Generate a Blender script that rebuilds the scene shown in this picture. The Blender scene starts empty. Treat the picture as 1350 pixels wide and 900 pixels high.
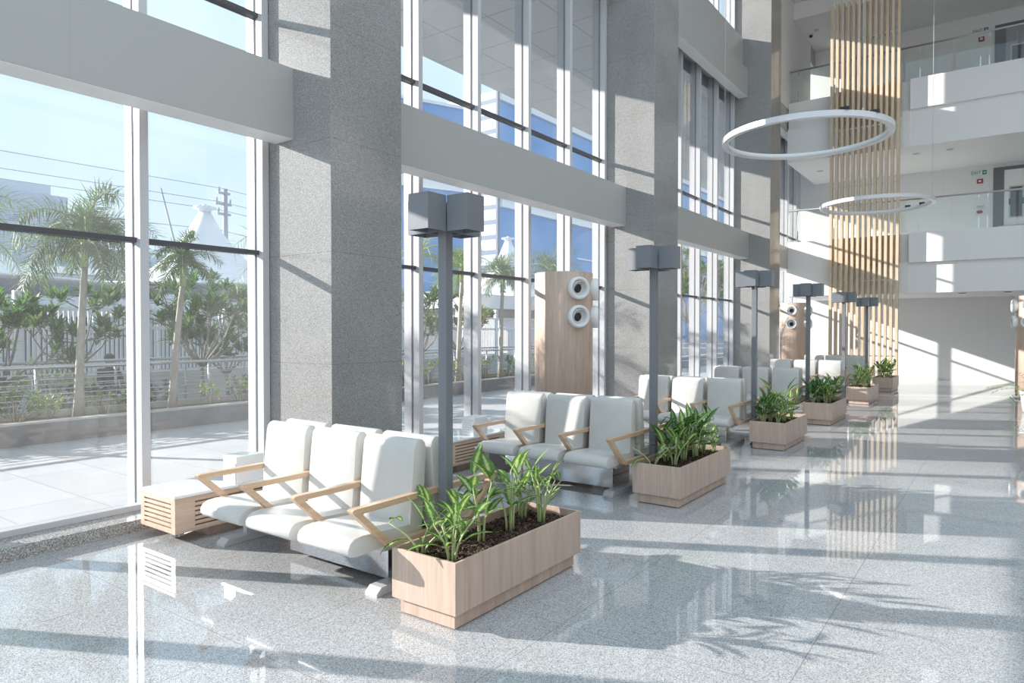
import bpy, bmesh, math, random
from mathutils import Vector, Matrix, Euler
R = math.radians
rng = random.Random(7)
scene = bpy.context.scene
COL = scene.collection

# ---------------------------------------------------------------- camera, light, exposure
cam_data = bpy.data.cameras.new('camera')
cam = bpy.data.objects.new('camera', cam_data)
COL.objects.link(cam)
cam_data.lens = 24.0
cam_data.sensor_width = 36.0
cam_data.clip_end = 1000
cam.location = (0, 0, 1.65)
cam.rotation_euler = (R(90 - 0.955), 0, R(35.84))
scene.camera = cam

scene.view_settings.view_transform = 'Standard'
scene.view_settings.look = 'None'
scene.view_settings.gamma = 1.0
scene.view_settings.use_curve_mapping = False
scene.view_settings.exposure = 0.5
SUN_STRENGTH = 9.6
SKY_STRENGTH = 1.15

SUN_DIR = Vector((1.0, 0.495, -0.388)).normalized()
sun_data = bpy.data.lights.new('sun', 'SUN')
sun_data.energy = SUN_STRENGTH
sun_data.angle = R(0.55)
sun_data.color = (1.0, 0.945, 0.87)
sun = bpy.data.objects.new('sun', sun_data)
sun.rotation_euler = SUN_DIR.to_track_quat('-Z', 'Y').to_euler()
sun.location = (-30, -16, 12)
COL.objects.link(sun)

world = bpy.data.worlds.new('world')
scene.world = world
world.use_nodes = True
wn, wl = world.node_tree.nodes, world.node_tree.links
wn.clear()
w_out = wn.new('ShaderNodeOutputWorld')
w_bg = wn.new('ShaderNodeBackground')
w_tc = wn.new('ShaderNodeTexCoord')
w_sep = wn.new('ShaderNodeSeparateXYZ')
w_rmp = wn.new('ShaderNodeValToRGB')
e = w_rmp.color_ramp.elements
e[0].position = 0.0
e[0].color = (0.78, 0.90, 0.97, 1)
e[1].position = 1.0
e[1].color = (0.62, 0.80, 0.97, 1)
m_ = w_rmp.color_ramp.elements.new(0.22)
m_.color = (0.62, 0.81, 0.97, 1)
m_ = w_rmp.color_ramp.elements.new(0.5)
m_.color = (0.66, 0.84, 0.97, 1)
wl.new(w_tc.outputs['Generated'], w_sep.inputs[0])
wl.new(w_sep.outputs['Z'], w_rmp.inputs[0])
wl.new(w_rmp.outputs[0], w_bg.inputs[0])
w_bg.inputs[1].default_value = SKY_STRENGTH
wl.new(w_bg.outputs[0], w_out.inputs[0])

cy = scene.cycles
cy.max_bounces = 9
cy.diffuse_bounces = 5
cy.glossy_bounces = 5
cy.transparent_max_bounces = 24
cy.caustics_reflective = False
cy.caustics_refractive = False
cy.sample_clamp_indirect = 6.0
cy.use_denoising = True


# ---------------------------------------------------------------- materials
def mat(name, color=(0.8, 0.8, 0.8), rough=0.5, metal=0.0, spec=0.5, **kw):
    m = bpy.data.materials.new(name)
    m.use_nodes = True
    b = m.node_tree.nodes['Principled BSDF']
    b.inputs['Base Color'].default_value = (*color, 1)
    b.inputs['Roughness'].default_value = rough
    b.inputs['Metallic'].default_value = metal
    b.inputs['Specular IOR Level'].default_value = spec
    for k, v in kw.items():
        b.inputs[k.replace('_', ' ')].default_value = v
    return m


def nt(m):
    t = m.node_tree
    return t.nodes, t.links, t.nodes['Principled BSDF']


def ramp(n, stops):
    r = n.new('ShaderNodeValToRGB')
    el = r.color_ramp.elements
    el[0].position, el[0].color = stops[0][0], (*stops[0][1], 1)
    el[1].position, el[1].color = stops[-1][0], (*stops[-1][1], 1)
    for p, c in stops[1:-1]:
        x = el.new(p)
        x.color = (*c, 1)
    return r


def mixc(n, l, fac, a, b, mode='MIX'):
    x = n.new('ShaderNodeMix')
    x.data_type = 'RGBA'
    x.blend_type = mode
    for sock, v in ((x.inputs['Factor'], fac), (x.inputs['A'], a), (x.inputs['B'], b)):
        if hasattr(v, 'is_output'):
            l.new(v, sock)
        elif isinstance(v, (int, float)):
            sock.default_value = v
        else:
            sock.default_value = (*v, 1)
    return x.outputs['Result']


def coords(n, l, scale=(1, 1, 1), loc=(0, 0, 0), kind='Object', rot=(0, 0, 0)):
    tc = n.new('ShaderNodeTexCoord')
    mp = n.new('ShaderNodeMapping')
    mp.inputs['Scale'].default_value = scale
    mp.inputs['Location'].default_value = loc
    mp.inputs['Rotation'].default_value = rot
    l.new(tc.outputs[kind], mp.inputs[0])
    return mp.outputs[0]


def tex(n, l, kind, vec, scale, **kw):
    t = n.new(kind)
    l.new(vec, t.inputs['Vector'])
    t.inputs['Scale'].default_value = scale
    for k, v in kw.items():
        t.inputs[k].default_value = v
    return t


def granite(name, dark, mid, light, cell, rough, joints=None, joint_col=None, spec=0.5, ior=1.5, bump=0.0):
    m = mat(name, mid, rough, spec=spec, IOR=ior)
    n, l, b = nt(m)
    v = coords(n, l)
    vo = tex(n, l, 'ShaderNodeTexVoronoi', v, cell)
    s = n.new('ShaderNodeSeparateColor')
    l.new(vo.outputs['Color'], s.inputs[0])
    r = ramp(n, [(0.0, dark), (0.22, dark), (0.3, mid), (0.7, mid), (0.8, light), (1.0, light)])
    l.new(s.outputs[0], r.inputs[0])
    no = tex(n, l, 'ShaderNodeTexNoise', v, 1.3, Detail=4.0)
    r2 = ramp(n, [(0.3, (0.93, 0.93, 0.93)), (0.7, (1.06, 1.06, 1.06))])
    l.new(no.outputs[0], r2.inputs[0])
    c = mixc(n, l, 1.0, r.outputs[0], r2.outputs[0], 'MULTIPLY')
    if joints:
        bw, bh, off, mort, rot = joints
        vj = coords(n, l, loc=off, rot=rot)
        br = n.new('ShaderNodeTexBrick')
        br.offset = 0.0
        l.new(vj, br.inputs['Vector'])
        br.inputs['Scale'].default_value = 1.0
        br.inputs['Brick Width'].default_value = bw
        br.inputs['Row Height'].default_value = bh
        br.inputs['Mortar Size'].default_value = mort
        br.inputs['Mortar Smooth'].default_value = 0.0
        c = mixc(n, l, br.outputs['Fac'], c, joint_col or dark)
    l.new(c, b.inputs['Base Color'])
    return m


def wood(name, c1, c2, axis='Z', rough=0.4):
    m = mat(name, c1, rough)
    n, l, b = nt(m)
    sc = {'Z': (14, 14, 0.9), 'Y': (14, 0.9, 14), 'X': (0.9, 14, 14)}[axis]
    v = coords(n, l, scale=sc)
    no = tex(n, l, 'ShaderNodeTexNoise', v, 1.0, Detail=5.0, Roughness=0.6)
    r = ramp(n, [(0.3, c2), (0.5, c1), (0.72, tuple(min(1, x * 1.08) for x in c1))])
    l.new(no.outputs[0], r.inputs[0])
    v2 = coords(n, l, scale=tuple(x * 5 for x in sc))
    n2 = tex(n, l, 'ShaderNodeTexNoise', v2, 1.0, Detail=3.0)
    r2 = ramp(n, [(0.35, (0.92, 0.91, 0.9)), (0.65, (1.03, 1.03, 1.03))])
    l.new(n2.outputs[0], r2.inputs[0])
    c = mixc(n, l, 1.0, r.outputs[0], r2.outputs[0], 'MULTIPLY')
    l.new(c, b.inputs['Base Color'])
    return m


def leafmat(name, c_edge, c_mid, rough=0.4, trans=0.35):
    """leaf blade: darker margin, pale variegated midrib (UV.y is the distance from the midrib)"""
    m = mat(name, c_edge, rough, spec=0.4)
    n, l, b = nt(m)
    uv = n.new('ShaderNodeUVMap')
    sp = n.new('ShaderNodeSeparateXYZ')
    l.new(uv.outputs[0], sp.inputs[0])
    v = coords(n, l, scale=(1, 1, 1))
    no = tex(n, l, 'ShaderNodeTexNoise', v, 60.0, Detail=2.0)
    ad = n.new('ShaderNodeMath')
    ad.operation = 'MULTIPLY_ADD'
    l.new(no.outputs[0], ad.inputs[0])
    ad.inputs[1].default_value = 0.9
    l.new(sp.outputs['Y'], ad.inputs[2])
    r = ramp(n, [(0.55, c_mid), (0.95, c_edge)])
    l.new(ad.outputs[0], r.inputs[0])
    l.new(r.outputs[0], b.inputs['Base Color'])
    tr = n.new('ShaderNodeBsdfTranslucent')
    l.new(r.outputs[0], tr.inputs[0])
    mx = n.new('ShaderNodeMixShader')
    mx.inputs[0].default_value = trans
    l.new(b.outputs[0], mx.inputs[1])
    l.new(tr.outputs[0], mx.inputs[2])
    l.new(mx.outputs[0], n['Material Output'].inputs[0])
    return m


def glassmat(name, tint, refl=1.0, base=0.035, veil=0.0):
    m = bpy.data.materials.new(name)
    m.use_nodes = True
    n, l = m.node_tree.nodes, m.node_tree.links
    n.clear()
    out = n.new('ShaderNodeOutputMaterial')
    tr = n.new('ShaderNodeBsdfTransparent')
    tr.inputs[0].default_value = (*tint, 1)
    gl = n.new('ShaderNodeBsdfGlossy')
    gl.inputs['Roughness'].default_value = 0.0
    lw = n.new('ShaderNodeLayerWeight')
    lw.inputs[0].default_value = 0.5
    pw = n.new('ShaderNodeMath')
    pw.operation = 'POWER'
    l.new(lw.outputs['Facing'], pw.inputs[0])
    pw.inputs[1].default_value = 5.0
    ma = n.new('ShaderNodeMath')
    ma.operation = 'MULTIPLY_ADD'
    l.new(pw.outputs[0], ma.inputs[0])
    ma.inputs[1].default_value = 0.9 * refl
    ma.inputs[2].default_value = base
    mx = n.new('ShaderNodeMixShader')
    l.new(ma.outputs[0], mx.inputs[0])
    if veil:  # translucent veil mixed in to haze the view through the panes
        tl = n.new('ShaderNodeBsdfTranslucent')
        tl.inputs[0].default_value = (0.9, 0.92, 0.95, 1)
        no = tex(n, l, 'ShaderNodeTexNoise', coords(n, l), 0.9, Detail=4.0)
        mr = n.new('ShaderNodeMapRange')
        l.new(no.outputs[0], mr.inputs[0])
        mr.inputs[1].default_value, mr.inputs[2].default_value = 0.3, 0.75
        mr.inputs[3].default_value, mr.inputs[4].default_value = veil * 0.5, veil * 1.6
        md = n.new('ShaderNodeMixShader')
        l.new(mr.outputs[0], md.inputs[0])
        l.new(tr.outputs[0], md.inputs[1])
        l.new(tl.outputs[0], md.inputs[2])
        tr = md
    l.new(tr.outputs[0], mx.inputs[1])
    l.new(gl.outputs[0], mx.inputs[2])
    l.new(mx.outputs[0], out.inputs[0])
    return m


def mottled(name, c1, c2, scale, rough=0.7, spec=0.3, stretch=(1, 1, 1)):
    m = mat(name, c1, rough, spec=spec)
    n, l, b = nt(m)
    v = coords(n, l, scale=stretch)
    no = tex(n, l, 'ShaderNodeTexNoise', v, scale, Detail=5.0)
    r = ramp(n, [(0.3, c1), (0.7, c2)])
    l.new(no.outputs[0], r.inputs[0])
    l.new(r.outputs[0], b.inputs['Base Color'])
    return m


def lined(name, col, line, bw, bh, mort, rough=0.6, rot=(0, 0, 0), loc=(0, 0, 0), spec=0.4, metal=0.0, var=None):
    """flat colour with a grid of joints"""
    m = mat(name, col, rough, spec=spec, metal=metal)
    n, l, b = nt(m)
    v = coords(n, l, rot=rot, loc=loc)
    br = n.new('ShaderNodeTexBrick')
    br.offset = 0.0
    l.new(v, br.inputs['Vector'])
    br.inputs['Color1'].default_value = (*col, 1)
    br.inputs['Color2'].default_value = (*(var or col), 1)
    br.inputs['Mortar'].default_value = (*line, 1)
    br.inputs['Scale'].default_value = 1.0
    br.inputs['Brick Width'].default_value = bw
    br.inputs['Row Height'].default_value = bh
    br.inputs['Mortar Size'].default_value = mort
    br.inputs['Mortar Smooth'].default_value = 0.0
    l.new(br.outputs['Color'], b.inputs['Base Color'])
    return m


M = {}
M['floor'] = granite('polished granite floor', (0.25, 0.25, 0.26), (0.45, 0.45, 0.455), (0.62, 0.62, 0.62), 240, 0.03,
                     joints=(1.2, 1.2, (-0.4, -0.85, 0), 0.0022, (0, 0, 0)), joint_col=(0.26, 0.25, 0.24), ior=1.6)
M['sill'] = granite('sill granite', (0.16, 0.15, 0.14), (0.36, 0.34, 0.32), (0.6, 0.58, 0.55), 160, 0.2)
M['column'] = granite('grey column granite', (0.17, 0.17, 0.167), (0.325, 0.318, 0.308), (0.47, 0.46, 0.45), 300, 0.1,
                      joints=(40.0, 1.05, (20, -0.28, 0), 0.0016, (R(-90), 0, 0)), joint_col=(0.16, 0.16, 0.16), ior=1.5)
M['white_wall'] = mat('white wall paint', (0.86, 0.86, 0.855), 0.5)
M['wall_panel'] = lined('white wall panels', (0.78, 0.78, 0.775), (0.68, 0.68, 0.67), 1.25, 2.72, 0.004, 0.4,
                        rot=(R(-90), 0, 0), loc=(0.45, 0, 0))
M['ceiling'] = lined('white ceiling', (0.80, 0.80, 0.80), (0.70, 0.70, 0.70), 1.2, 1.2, 0.005)
M['beam'] = lined('beam cladding', (0.455, 0.455, 0.44), (0.42, 0.42, 0.405), 2.2, 30, 0.004, 0.42, rot=(0, R(90), R(90)))
M['alu'] = mat('pale aluminium', (0.58, 0.58, 0.60), 0.38, metal=0.0, spec=0.6)
M['alu_dark'] = mat('dark anodised aluminium', (0.09, 0.09, 0.10), 0.4)
M['glass'] = glassmat('window glass', (0.825, 0.835, 0.845), veil=0.018)
M['clear'] = glassmat('balustrade glass', (0.95, 0.975, 0.965), base=0.03)
M['soffit'] = lined('canopy soffit panels', (0.66, 0.68, 0.70), (0.40, 0.41, 0.43), 1.2, 1.2, 0.012)
M['wood'] = wood('pale oak laminate', (0.585, 0.44, 0.355), (0.475, 0.35, 0.28), 'Z')
M['wood_arm'] = wood('oak armrest', (0.66, 0.46, 0.31), (0.54, 0.36, 0.235), 'Y', 0.35)
M['wood_h'] = wood('pale oak slats', (0.68, 0.51, 0.395), (0.57, 0.42, 0.32), 'Y')
M['wood_screen'] = wood('screen timber', (0.72, 0.58, 0.42), (0.62, 0.48, 0.34), 'Z')
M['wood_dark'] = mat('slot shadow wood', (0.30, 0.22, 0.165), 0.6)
M['leather'] = mottled('white leatherette', (0.60, 0.585, 0.555), (0.64, 0.625, 0.595), 6, 0.36, 0.5)
M['steel'] = mat('polished steel', (0.72, 0.72, 0.73), 0.08, metal=1.0)
M['steel_brushed'] = mat('brushed steel', (0.62, 0.63, 0.66), 0.3, metal=1.0)
M['grey_metal'] = mat('grey painted metal', (0.33, 0.34, 0.36), 0.35)
M['post'] = mat('lamp post aluminium', (0.20, 0.21, 0.23), 0.3, spec=0.6)
M['lamp_dark'] = mat('lamp recess', (0.10, 0.10, 0.11), 0.4)
M['frost'] = mat('frosted lamp lens', (0.75, 0.75, 0.74), 0.3)
M['white_plastic'] = mat('white plastic', (0.82, 0.82, 0.81), 0.3)
M['white_gloss'] = mat('white gloss top', (0.82, 0.83, 0.84), 0.06)
M['cone'] = mat('grey nozzle cone', (0.58, 0.58, 0.57), 0.45)
M['black'] = mat('black plastic', (0.02, 0.02, 0.022), 0.4)
M['ring'] = mat('white ring luminaire', (0.74, 0.74, 0.76), 0.3)
M['soil'] = mottled('dark bark mulch', (0.03, 0.021, 0.016), (0.10, 0.065, 0.045), 90, 0.85, 0.2)
M['chips'] = mottled('bark chips', (0.05, 0.032, 0.025), (0.20, 0.13, 0.095), 40, 0.75, 0.3)
M['leaf'] = leafmat('variegated leaf', (0.10, 0.23, 0.04), (0.58, 0.66, 0.25))
M['leaf_deep'] = leafmat('deep green leaf', (0.045, 0.13, 0.03), (0.20, 0.36, 0.10))
M['stem'] = mat('pale stem', (0.46, 0.53, 0.25), 0.5)
M['palm_leaf'] = leafmat('palm leaflet', (0.17, 0.25, 0.13), (0.27, 0.36, 0.19), 0.5)
M['palm_bright'] = leafmat('bright palm leaflet', (0.24, 0.34, 0.09), (0.38, 0.50, 0.16), 0.5)
M['tree_leaf'] = leafmat('tree leaf', (0.10, 0.21, 0.06), (0.25, 0.38, 0.12), 0.45)
M['shrub_leaf'] = leafmat('shrub leaf', (0.32, 0.48, 0.10), (0.58, 0.66, 0.22), 0.5)
M['hedge_leaf'] = leafmat('brownish hedge leaf', (0.14, 0.16, 0.08), (0.34, 0.26, 0.17), 0.6)
M['bark'] = mottled('grey bark', (0.42, 0.39, 0.34), (0.58, 0.55, 0.49), 14, 0.8, 0.2, (1, 1, 0.4))
M['branch'] = mottled('branch bark', (0.30, 0.27, 0.24), (0.42, 0.39, 0.35), 14, 0.8, 0.2)
M['terrace'] = lined('pale terrace paving', (0.60, 0.60, 0.62), (0.46, 0.46, 0.48), 1.5, 0.75, 0.008, 0.5, var=(0.65, 0.65, 0.67))
M['ground'] = mottled('road surface', (0.34, 0.34, 0.35), (0.42, 0.42, 0.43), 0.6, 0.8)
M['kerb'] = mottled('dark kerb stone', (0.26, 0.26, 0.27), (0.34, 0.34, 0.35), 7, 0.5)
M['kerb_top'] = mat('pale kerb coping', (0.62, 0.61, 0.6), 0.5)
M['earth'] = mottled('planting bed earth', (0.16, 0.12, 0.09), (0.26, 0.20, 0.15), 9, 0.9)
M['fabric'] = mat('white tent membrane', (0.80, 0.82, 0.86), 0.6)
M['fence'] = mat('white fence paint', (0.86, 0.87, 0.90), 0.5)
M['pale_wall'] = mat('pale render', (0.78, 0.83, 0.90), 0.7)
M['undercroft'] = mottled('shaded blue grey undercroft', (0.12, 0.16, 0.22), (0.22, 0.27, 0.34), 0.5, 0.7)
M['dark_window'] = mat('dark strip window', (0.12, 0.14, 0.17), 0.15)
M['blue_glass'] = lined('blue curtain wall', (0.24, 0.52, 0.92), (0.15, 0.34, 0.66), 1.9, 4.0, 0.09, 0.12,
                        rot=(R(-90), 0, R(90)), var=(0.36, 0.63, 0.96))
M['blue_glass2'] = lined('pale blue curtain wall', (0.28, 0.50, 0.82), (0.18, 0.34, 0.64), 1.9, 4.0, 0.09, 0.15,
                         rot=(R(-90), 0, R(90)), var=(0.36, 0.58, 0.88))
M['side_panels'] = lined('white side cladding', (0.80, 0.82, 0.85), (0.20, 0.24, 0.30), 40, 2.2, 0.35, rot=(R(-90), 0, 0))
M['roof_white'] = mat('white roof edge', (0.80, 0.82, 0.85), 0.5)
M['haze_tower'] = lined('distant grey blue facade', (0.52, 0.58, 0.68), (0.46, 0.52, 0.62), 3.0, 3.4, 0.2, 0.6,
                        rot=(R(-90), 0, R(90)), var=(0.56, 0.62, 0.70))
M['beige'] = mat('beige render', (0.55, 0.48, 0.42), 0.7)
M['pole'] = mat('weathered pole', (0.36, 0.37, 0.40), 0.6)
M['sign_white'] = mat('sign acrylic', (0.72, 0.78, 0.74), 0.2)
M['sign_green'] = mat('sign green', (0.03, 0.20, 0.08), 0.4)
M['sign_red'] = mat('sign red', (0.50, 0.09, 0.05), 0.4)
M['call_red'] = mat('call point red', (0.30, 0.05, 0.04), 0.35)
M['door_grey'] = mat('grey door paint', (0.34, 0.34, 0.37), 0.5)
M['door_frame'] = mat('dark door frame', (0.16, 0.16, 0.18), 0.5)
M['louvre'] = lined('door louvre', (0.16, 0.16, 0.17), (0.10, 0.10, 0.11), 10, 0.06, 0.008, 0.4, rot=(R(-90), 0, 0))


# ---------------------------------------------------------------- mesh helpers
class MB:
    def __init__(self):
        self.bm = bmesh.new()
        self.uv = self.bm.loops.layers.uv.new('UVMap')

    def box(self, x0, x1, y0, y1, z0, z1, bevel=0.0, mi=0):
        vs = [self.bm.verts.new((x, y, z)) for x in (x0, x1) for y in (y0, y1) for z in (z0, z1)]
        idx = [(0, 1, 3, 2), (4, 6, 7, 5), (0, 4, 5, 1), (2, 3, 7, 6), (0, 2, 6, 4), (1, 5, 7, 3)]
        fs = [self.bm.faces.new([vs[i] for i in q]) for q in idx]
        for f in fs:
            f.material_index = mi
        if bevel > 0:
            es = list({ed for f in fs for ed in f.edges})
            bmesh.ops.bevel(self.bm, geom=es, offset=bevel, segments=2, profile=0.5, affect='EDGES')
        return self

    def prism(self, pts, axis, a0, a1, bevel=0.0, mi=0, segs=2):
        """extrude a 2D polygon along an axis; pts are the two other coordinates in xyz order"""
        def mk(p, a):
            if axis == 'X':
                return (a, p[0], p[1])
            if axis == 'Y':
                return (p[0], a, p[1])
            return (p[0], p[1], a)
        A = [self.bm.verts.new(mk(p, a0)) for p in pts]
        B = [self.bm.verts.new(mk(p, a1)) for p in pts]
        n = len(pts)
        fA = self.bm.faces.new(A)
        fB = self.bm.faces.new(B[::-1])
        side = [self.bm.faces.new((A[i], B[i], B[(i + 1) % n], A[(i + 1) % n])) for i in range(n)]
        for f in side + [fA, fB]:
            f.material_index = mi
        if bevel > 0:
            es = list(fA.edges) + list(fB.edges)
            bmesh.ops.bevel(self.bm, geom=es, offset=bevel, segments=segs, profile=0.5, affect='EDGES')
        return self

    def loop_strip(self, inner, outer, axis, a0, a1, bevel=0.0):
        """closed frame between two polygons with the same number of points, extruded along an axis"""
        def mk(p, a):
            return {'X': (a, p[0], p[1]), 'Y': (p[0], a, p[1]), 'Z': (p[0], p[1], a)}[axis]
        n = len(inner)
        V = {}
        for nm, pts in (('i', inner), ('o', outer)):
            for k, a in enumerate((a0, a1)):
                V[nm, k] = [self.bm.verts.new(mk(p, a)) for p in pts]
        fs = []
        for i in range(n):
            j = (i + 1) % n
            fs.append(self.bm.faces.new((V['o', 0][i], V['o', 1][i], V['o', 1][j], V['o', 0][j])))
            fs.append(self.bm.faces.new((V['i', 0][j], V['i', 1][j], V['i', 1][i], V['i', 0][i])))
            fs.append(self.bm.faces.new((V['o', 0][j], V['i', 0][j], V['i', 0][i], V['o', 0][i])))
            fs.append(self.bm.faces.new((V['o', 1][i], V['i', 1][i], V['i', 1][j], V['o', 1][j])))
        if bevel:
            es = [ed for ed in {q for f in fs for q in f.edges} if abs(sum(1 for v in ed.verts if True)) and
                  (ed.verts[0].co - ed.verts[1].co).length > 0 and len(ed.link_faces) == 2 and
                  ed.calc_face_angle(0) > 1.0]
            bmesh.ops.bevel(self.bm, geom=es, offset=bevel, segments=2, profile=0.5, affect='EDGES')
        return self

    def tube(self, pts, radii, seg=8, cap=True, mi=0):
        pts = [Vector(p) for p in pts]
        if isinstance(radii, (int, float)):
            radii = [radii] * len(pts)
        rings = []
        up = Vector((0, 0, 1))
        prev = None
        for i, p in enumerate(pts):
            d = (pts[min(i + 1, len(pts) - 1)] - pts[max(i - 1, 0)])
            if d.length < 1e-9:
                d = Vector((0, 0, 1))
            d.normalize()
            if prev is None:
                a = d.cross(up)
                if a.length < 1e-3:
                    a = d.cross(Vector((1, 0, 0)))
                a.normalize()
            else:
                a = prev - d * prev.dot(d)
                if a.length < 1e-6:
                    a = d.orthogonal()
                a.normalize()
            prev = a
            b = d.cross(a)
            rings.append([self.bm.verts.new(p + (a * math.cos(t) + b * math.sin(t)) * radii[i])
                          for t in (2 * math.pi * k / seg for k in range(seg))])
        for r0, r1 in zip(rings, rings[1:]):
            for k in range(seg):
                f = self.bm.faces.new((r0[k], r0[(k + 1) % seg], r1[(k + 1) % seg], r1[k]))
                f.smooth = True
                f.material_index = mi
        if cap:
            for r, rev in ((rings[0], True), (rings[-1], False)):
                f = self.bm.faces.new(r[::-1] if rev else r)
                f.material_index = mi
        return self

    def lathe(self, prof, seg=32, close=False, mat4=None, mi=0, smooth=True):
        """revolve (r, z) points about Z; close=True joins last to first"""
        rings = []
        for r, z in prof:
            if r < 1e-6:
                rings.append([self.bm.verts.new((0, 0, z))])
            else:
                rings.append([self.bm.verts.new((r * math.cos(2 * math.pi * k / seg), r * math.sin(2 * math.pi * k / seg), z))
                              for k in range(seg)])
        pairs = list(zip(rings, rings[1:])) + ([(rings[-1], rings[0])] if close else [])
        for a, b in pairs:
            for k in range(seg):
                k2 = (k + 1) % seg
                if len(a) == 1 and len(b) == 1:
                    continue
                if len(a) == 1:
                    f = self.bm.faces.new((a[0], b[k2], b[k]))
                elif len(b) == 1:
                    f = self.bm.faces.new((a[k], a[k2], b[0]))
                else:
                    f = self.bm.faces.new((a[k], a[k2], b[k2], b[k]))
                f.smooth = smooth
                f.material_index = mi
        if mat4 is not None:
            bmesh.ops.transform(self.bm, matrix=mat4, verts=[v for r in rings for v in r])
        return self

    def leaf(self, base, d, up, length, width, droop=0.3, segs=6, fold=0.25, mi=0, peak=0.4):
        """pointed blade of two halves, curved downwards; UV.y is the distance from the midrib"""
        base, d, up = Vector(base), Vector(d).normalized(), Vector(up).normalized()
        side = d.cross(up)
        if side.length < 1e-4:
            side = d.orthogonal()
        side.normalize()
        nrm = side.cross(d).normalized()
        rows = []
        pos = base.copy()
        cur = d.copy()
        for i in range(segs + 1):
            t = i / segs
            w = width * 0.5 * (math.sin(math.pi * min(1, t ** (math.log(0.5) / math.log(peak)))) ** 0.85) + (0.0 if 0 < i < segs else 0.0008)
            n2 = side.cross(cur).normalized()
            L = self.bm.verts.new(pos - side * w + n2 * (w * fold))
            C = self.bm.verts.new(pos)
            Rr = self.bm.verts.new(pos + side * w + n2 * (w * fold))
            rows.append((L, C, Rr, t))
            pos = pos + cur * (length / segs)
            cur = (cur + Vector((0, 0, -1)) * (droop / segs)).normalized()
        for (l0, c0, r0, t0), (l1, c1, r1, t1) in zip(rows, rows[1:]):
            for q, vals in (((l0, c0, c1, l1), ((t0, 1), (t0, 0), (t1, 0), (t1, 1))),
                            ((c0, r0, r1, c1), ((t0, 0), (t0, 1), (t1, 1), (t1, 0)))):
                f = self.bm.faces.new(q)
                f.smooth = True
                f.material_index = mi
                for lp, u in zip(f.loops, vals):
                    lp[self.uv].uv = u
        return self

    def build(self, name, mats, parent=None, loc=None, smooth_angle=None):
        bmesh.ops.recalc_face_normals(self.bm, faces=[f for f in self.bm.faces]) if not getattr(self, 'open', False) else None
        me = bpy.data.meshes.new(name)
        self.bm.to_mesh(me)
        self.bm.free()
        for mm in (mats if isinstance(mats, (list, tuple)) else [mats]):
            me.materials.append(mm)
        o = bpy.data.objects.new(name, me)
        COL.objects.link(o)
        if parent:
            o.parent = parent
        if loc:
            o.location = loc
        return o


def thing(name, label, cat, loc=(0, 0, 0), rz=0.0, group=None):
    o = bpy.data.objects.new(name, None)
    o.empty_display_size = 0.2
    COL.objects.link(o)
    o.location = loc
    o.rotation_euler = (0, 0, rz)
    return tag(o, label, cat, group)


def tag(o, label, cat, group=None):
    o['label'] = label
    o['category'] = cat
    if group:
        o['group'] = group
    return o


def struct(o, label=None):
    o['kind'] = 'structure'
    if label:
        o['label'] = label
    return o


def sempty(name, loc=(0, 0, 0)):
    o = bpy.data.objects.new(name, None)
    COL.objects.link(o)
    o.location = loc
    o['kind'] = 'structure'
    return o


CHILDREN = {}


def dup(root, loc=None, rz=None, label=None, group=None, scale=None):
    def cp(o, parent):
        c = o.copy()
        COL.objects.link(c)
        if parent:
            c.parent = parent
        for ch in [x for x in KIDS.get(o.name, [])]:
            cp(ch, c)
        return c
    KIDS = {}
    for x in bpy.data.objects:
        if x.parent:
            KIDS.setdefault(x.parent.name, []).append(x)
    c = cp(root, None)
    if loc is not None:
        c.location = loc
    if rz is not None:
        c.rotation_euler = (0, 0, rz)
    if scale is not None:
        c.scale = scale if isinstance(scale, (tuple, list)) else (scale,) * 3
    if label:
        c['label'] = label
    if group:
        c['group'] = group
    return c


def B(name, m, x0, x1, y0, y1, z0, z1, parent=None, bevel=0.0):
    return MB().box(x0, x1, y0, y1, z0, z1, bevel).build(name, m, parent)


# ---------------------------------------------------------------- the setting: ground, floor, columns, facade
struct(B('floor', M['floor'], -5.9, 10.7, -10.0, 26.6, -0.12, 0.0))
struct(B('terrace', M['terrace'], -11.44, -6.28, -14.0, 46.0, -0.14, -0.02), 'pale paved terrace outside the windows')
struct(B('ground', M['ground'], -220.0, 160.0, -160.0, 260.0, -0.5, -0.16), 'grey ground beyond the terrace')
# foundation strip under the facade
struct(B('sill', M['sill'], -6.28, -5.74, -10.0, 26.6, -0.12, 0.10), 'speckled granite sill along the foot of the windows')

COLS = [(-3.15, -2.15), (4.152, 5.06), (11.306, 12.39), (18.66, 19.62)]
for a, b in COLS:
    c = MB().box(-6.03, -5.06, a, b, 0.0, 13.0, 0.004).build('column', M['column'])
    struct(c)
BAYS = [(-10.0, -3.15, 3.50, 4.18), (-2.15, 4.152, 3.504, 4.182), (5.06, 11.306, 3.547, 4.248), (12.39, 18.66, 3.572, 4.266),
        (19.62, 26.6, 3.58, 4.27)]
MULL = [[-8.8, -7.6, -6.4, -5.2, -4.0], [-1.03, 0.14, 1.31, 2.91 - 0.4 + 0.4, 4.075], [5.2, 6.26, 7.45, 8.66, 9.85, 11.03],
        [13.42, 14.58, 15.74, 16.9, 18.05], [20.1, 21.6, 22.9, 24.3, 25.5]]
MULL[1] = [-1.78, -0.60, 0.52, 1.70, 2.955, 4.145]
MULL[2] = [5.2, 6.38, 7.57, 8.82, 10.06, 11.298]
MULL[3] = [13.75, 14.95, 16.12, 17.35, 18.65]
trim_n = 0
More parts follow.
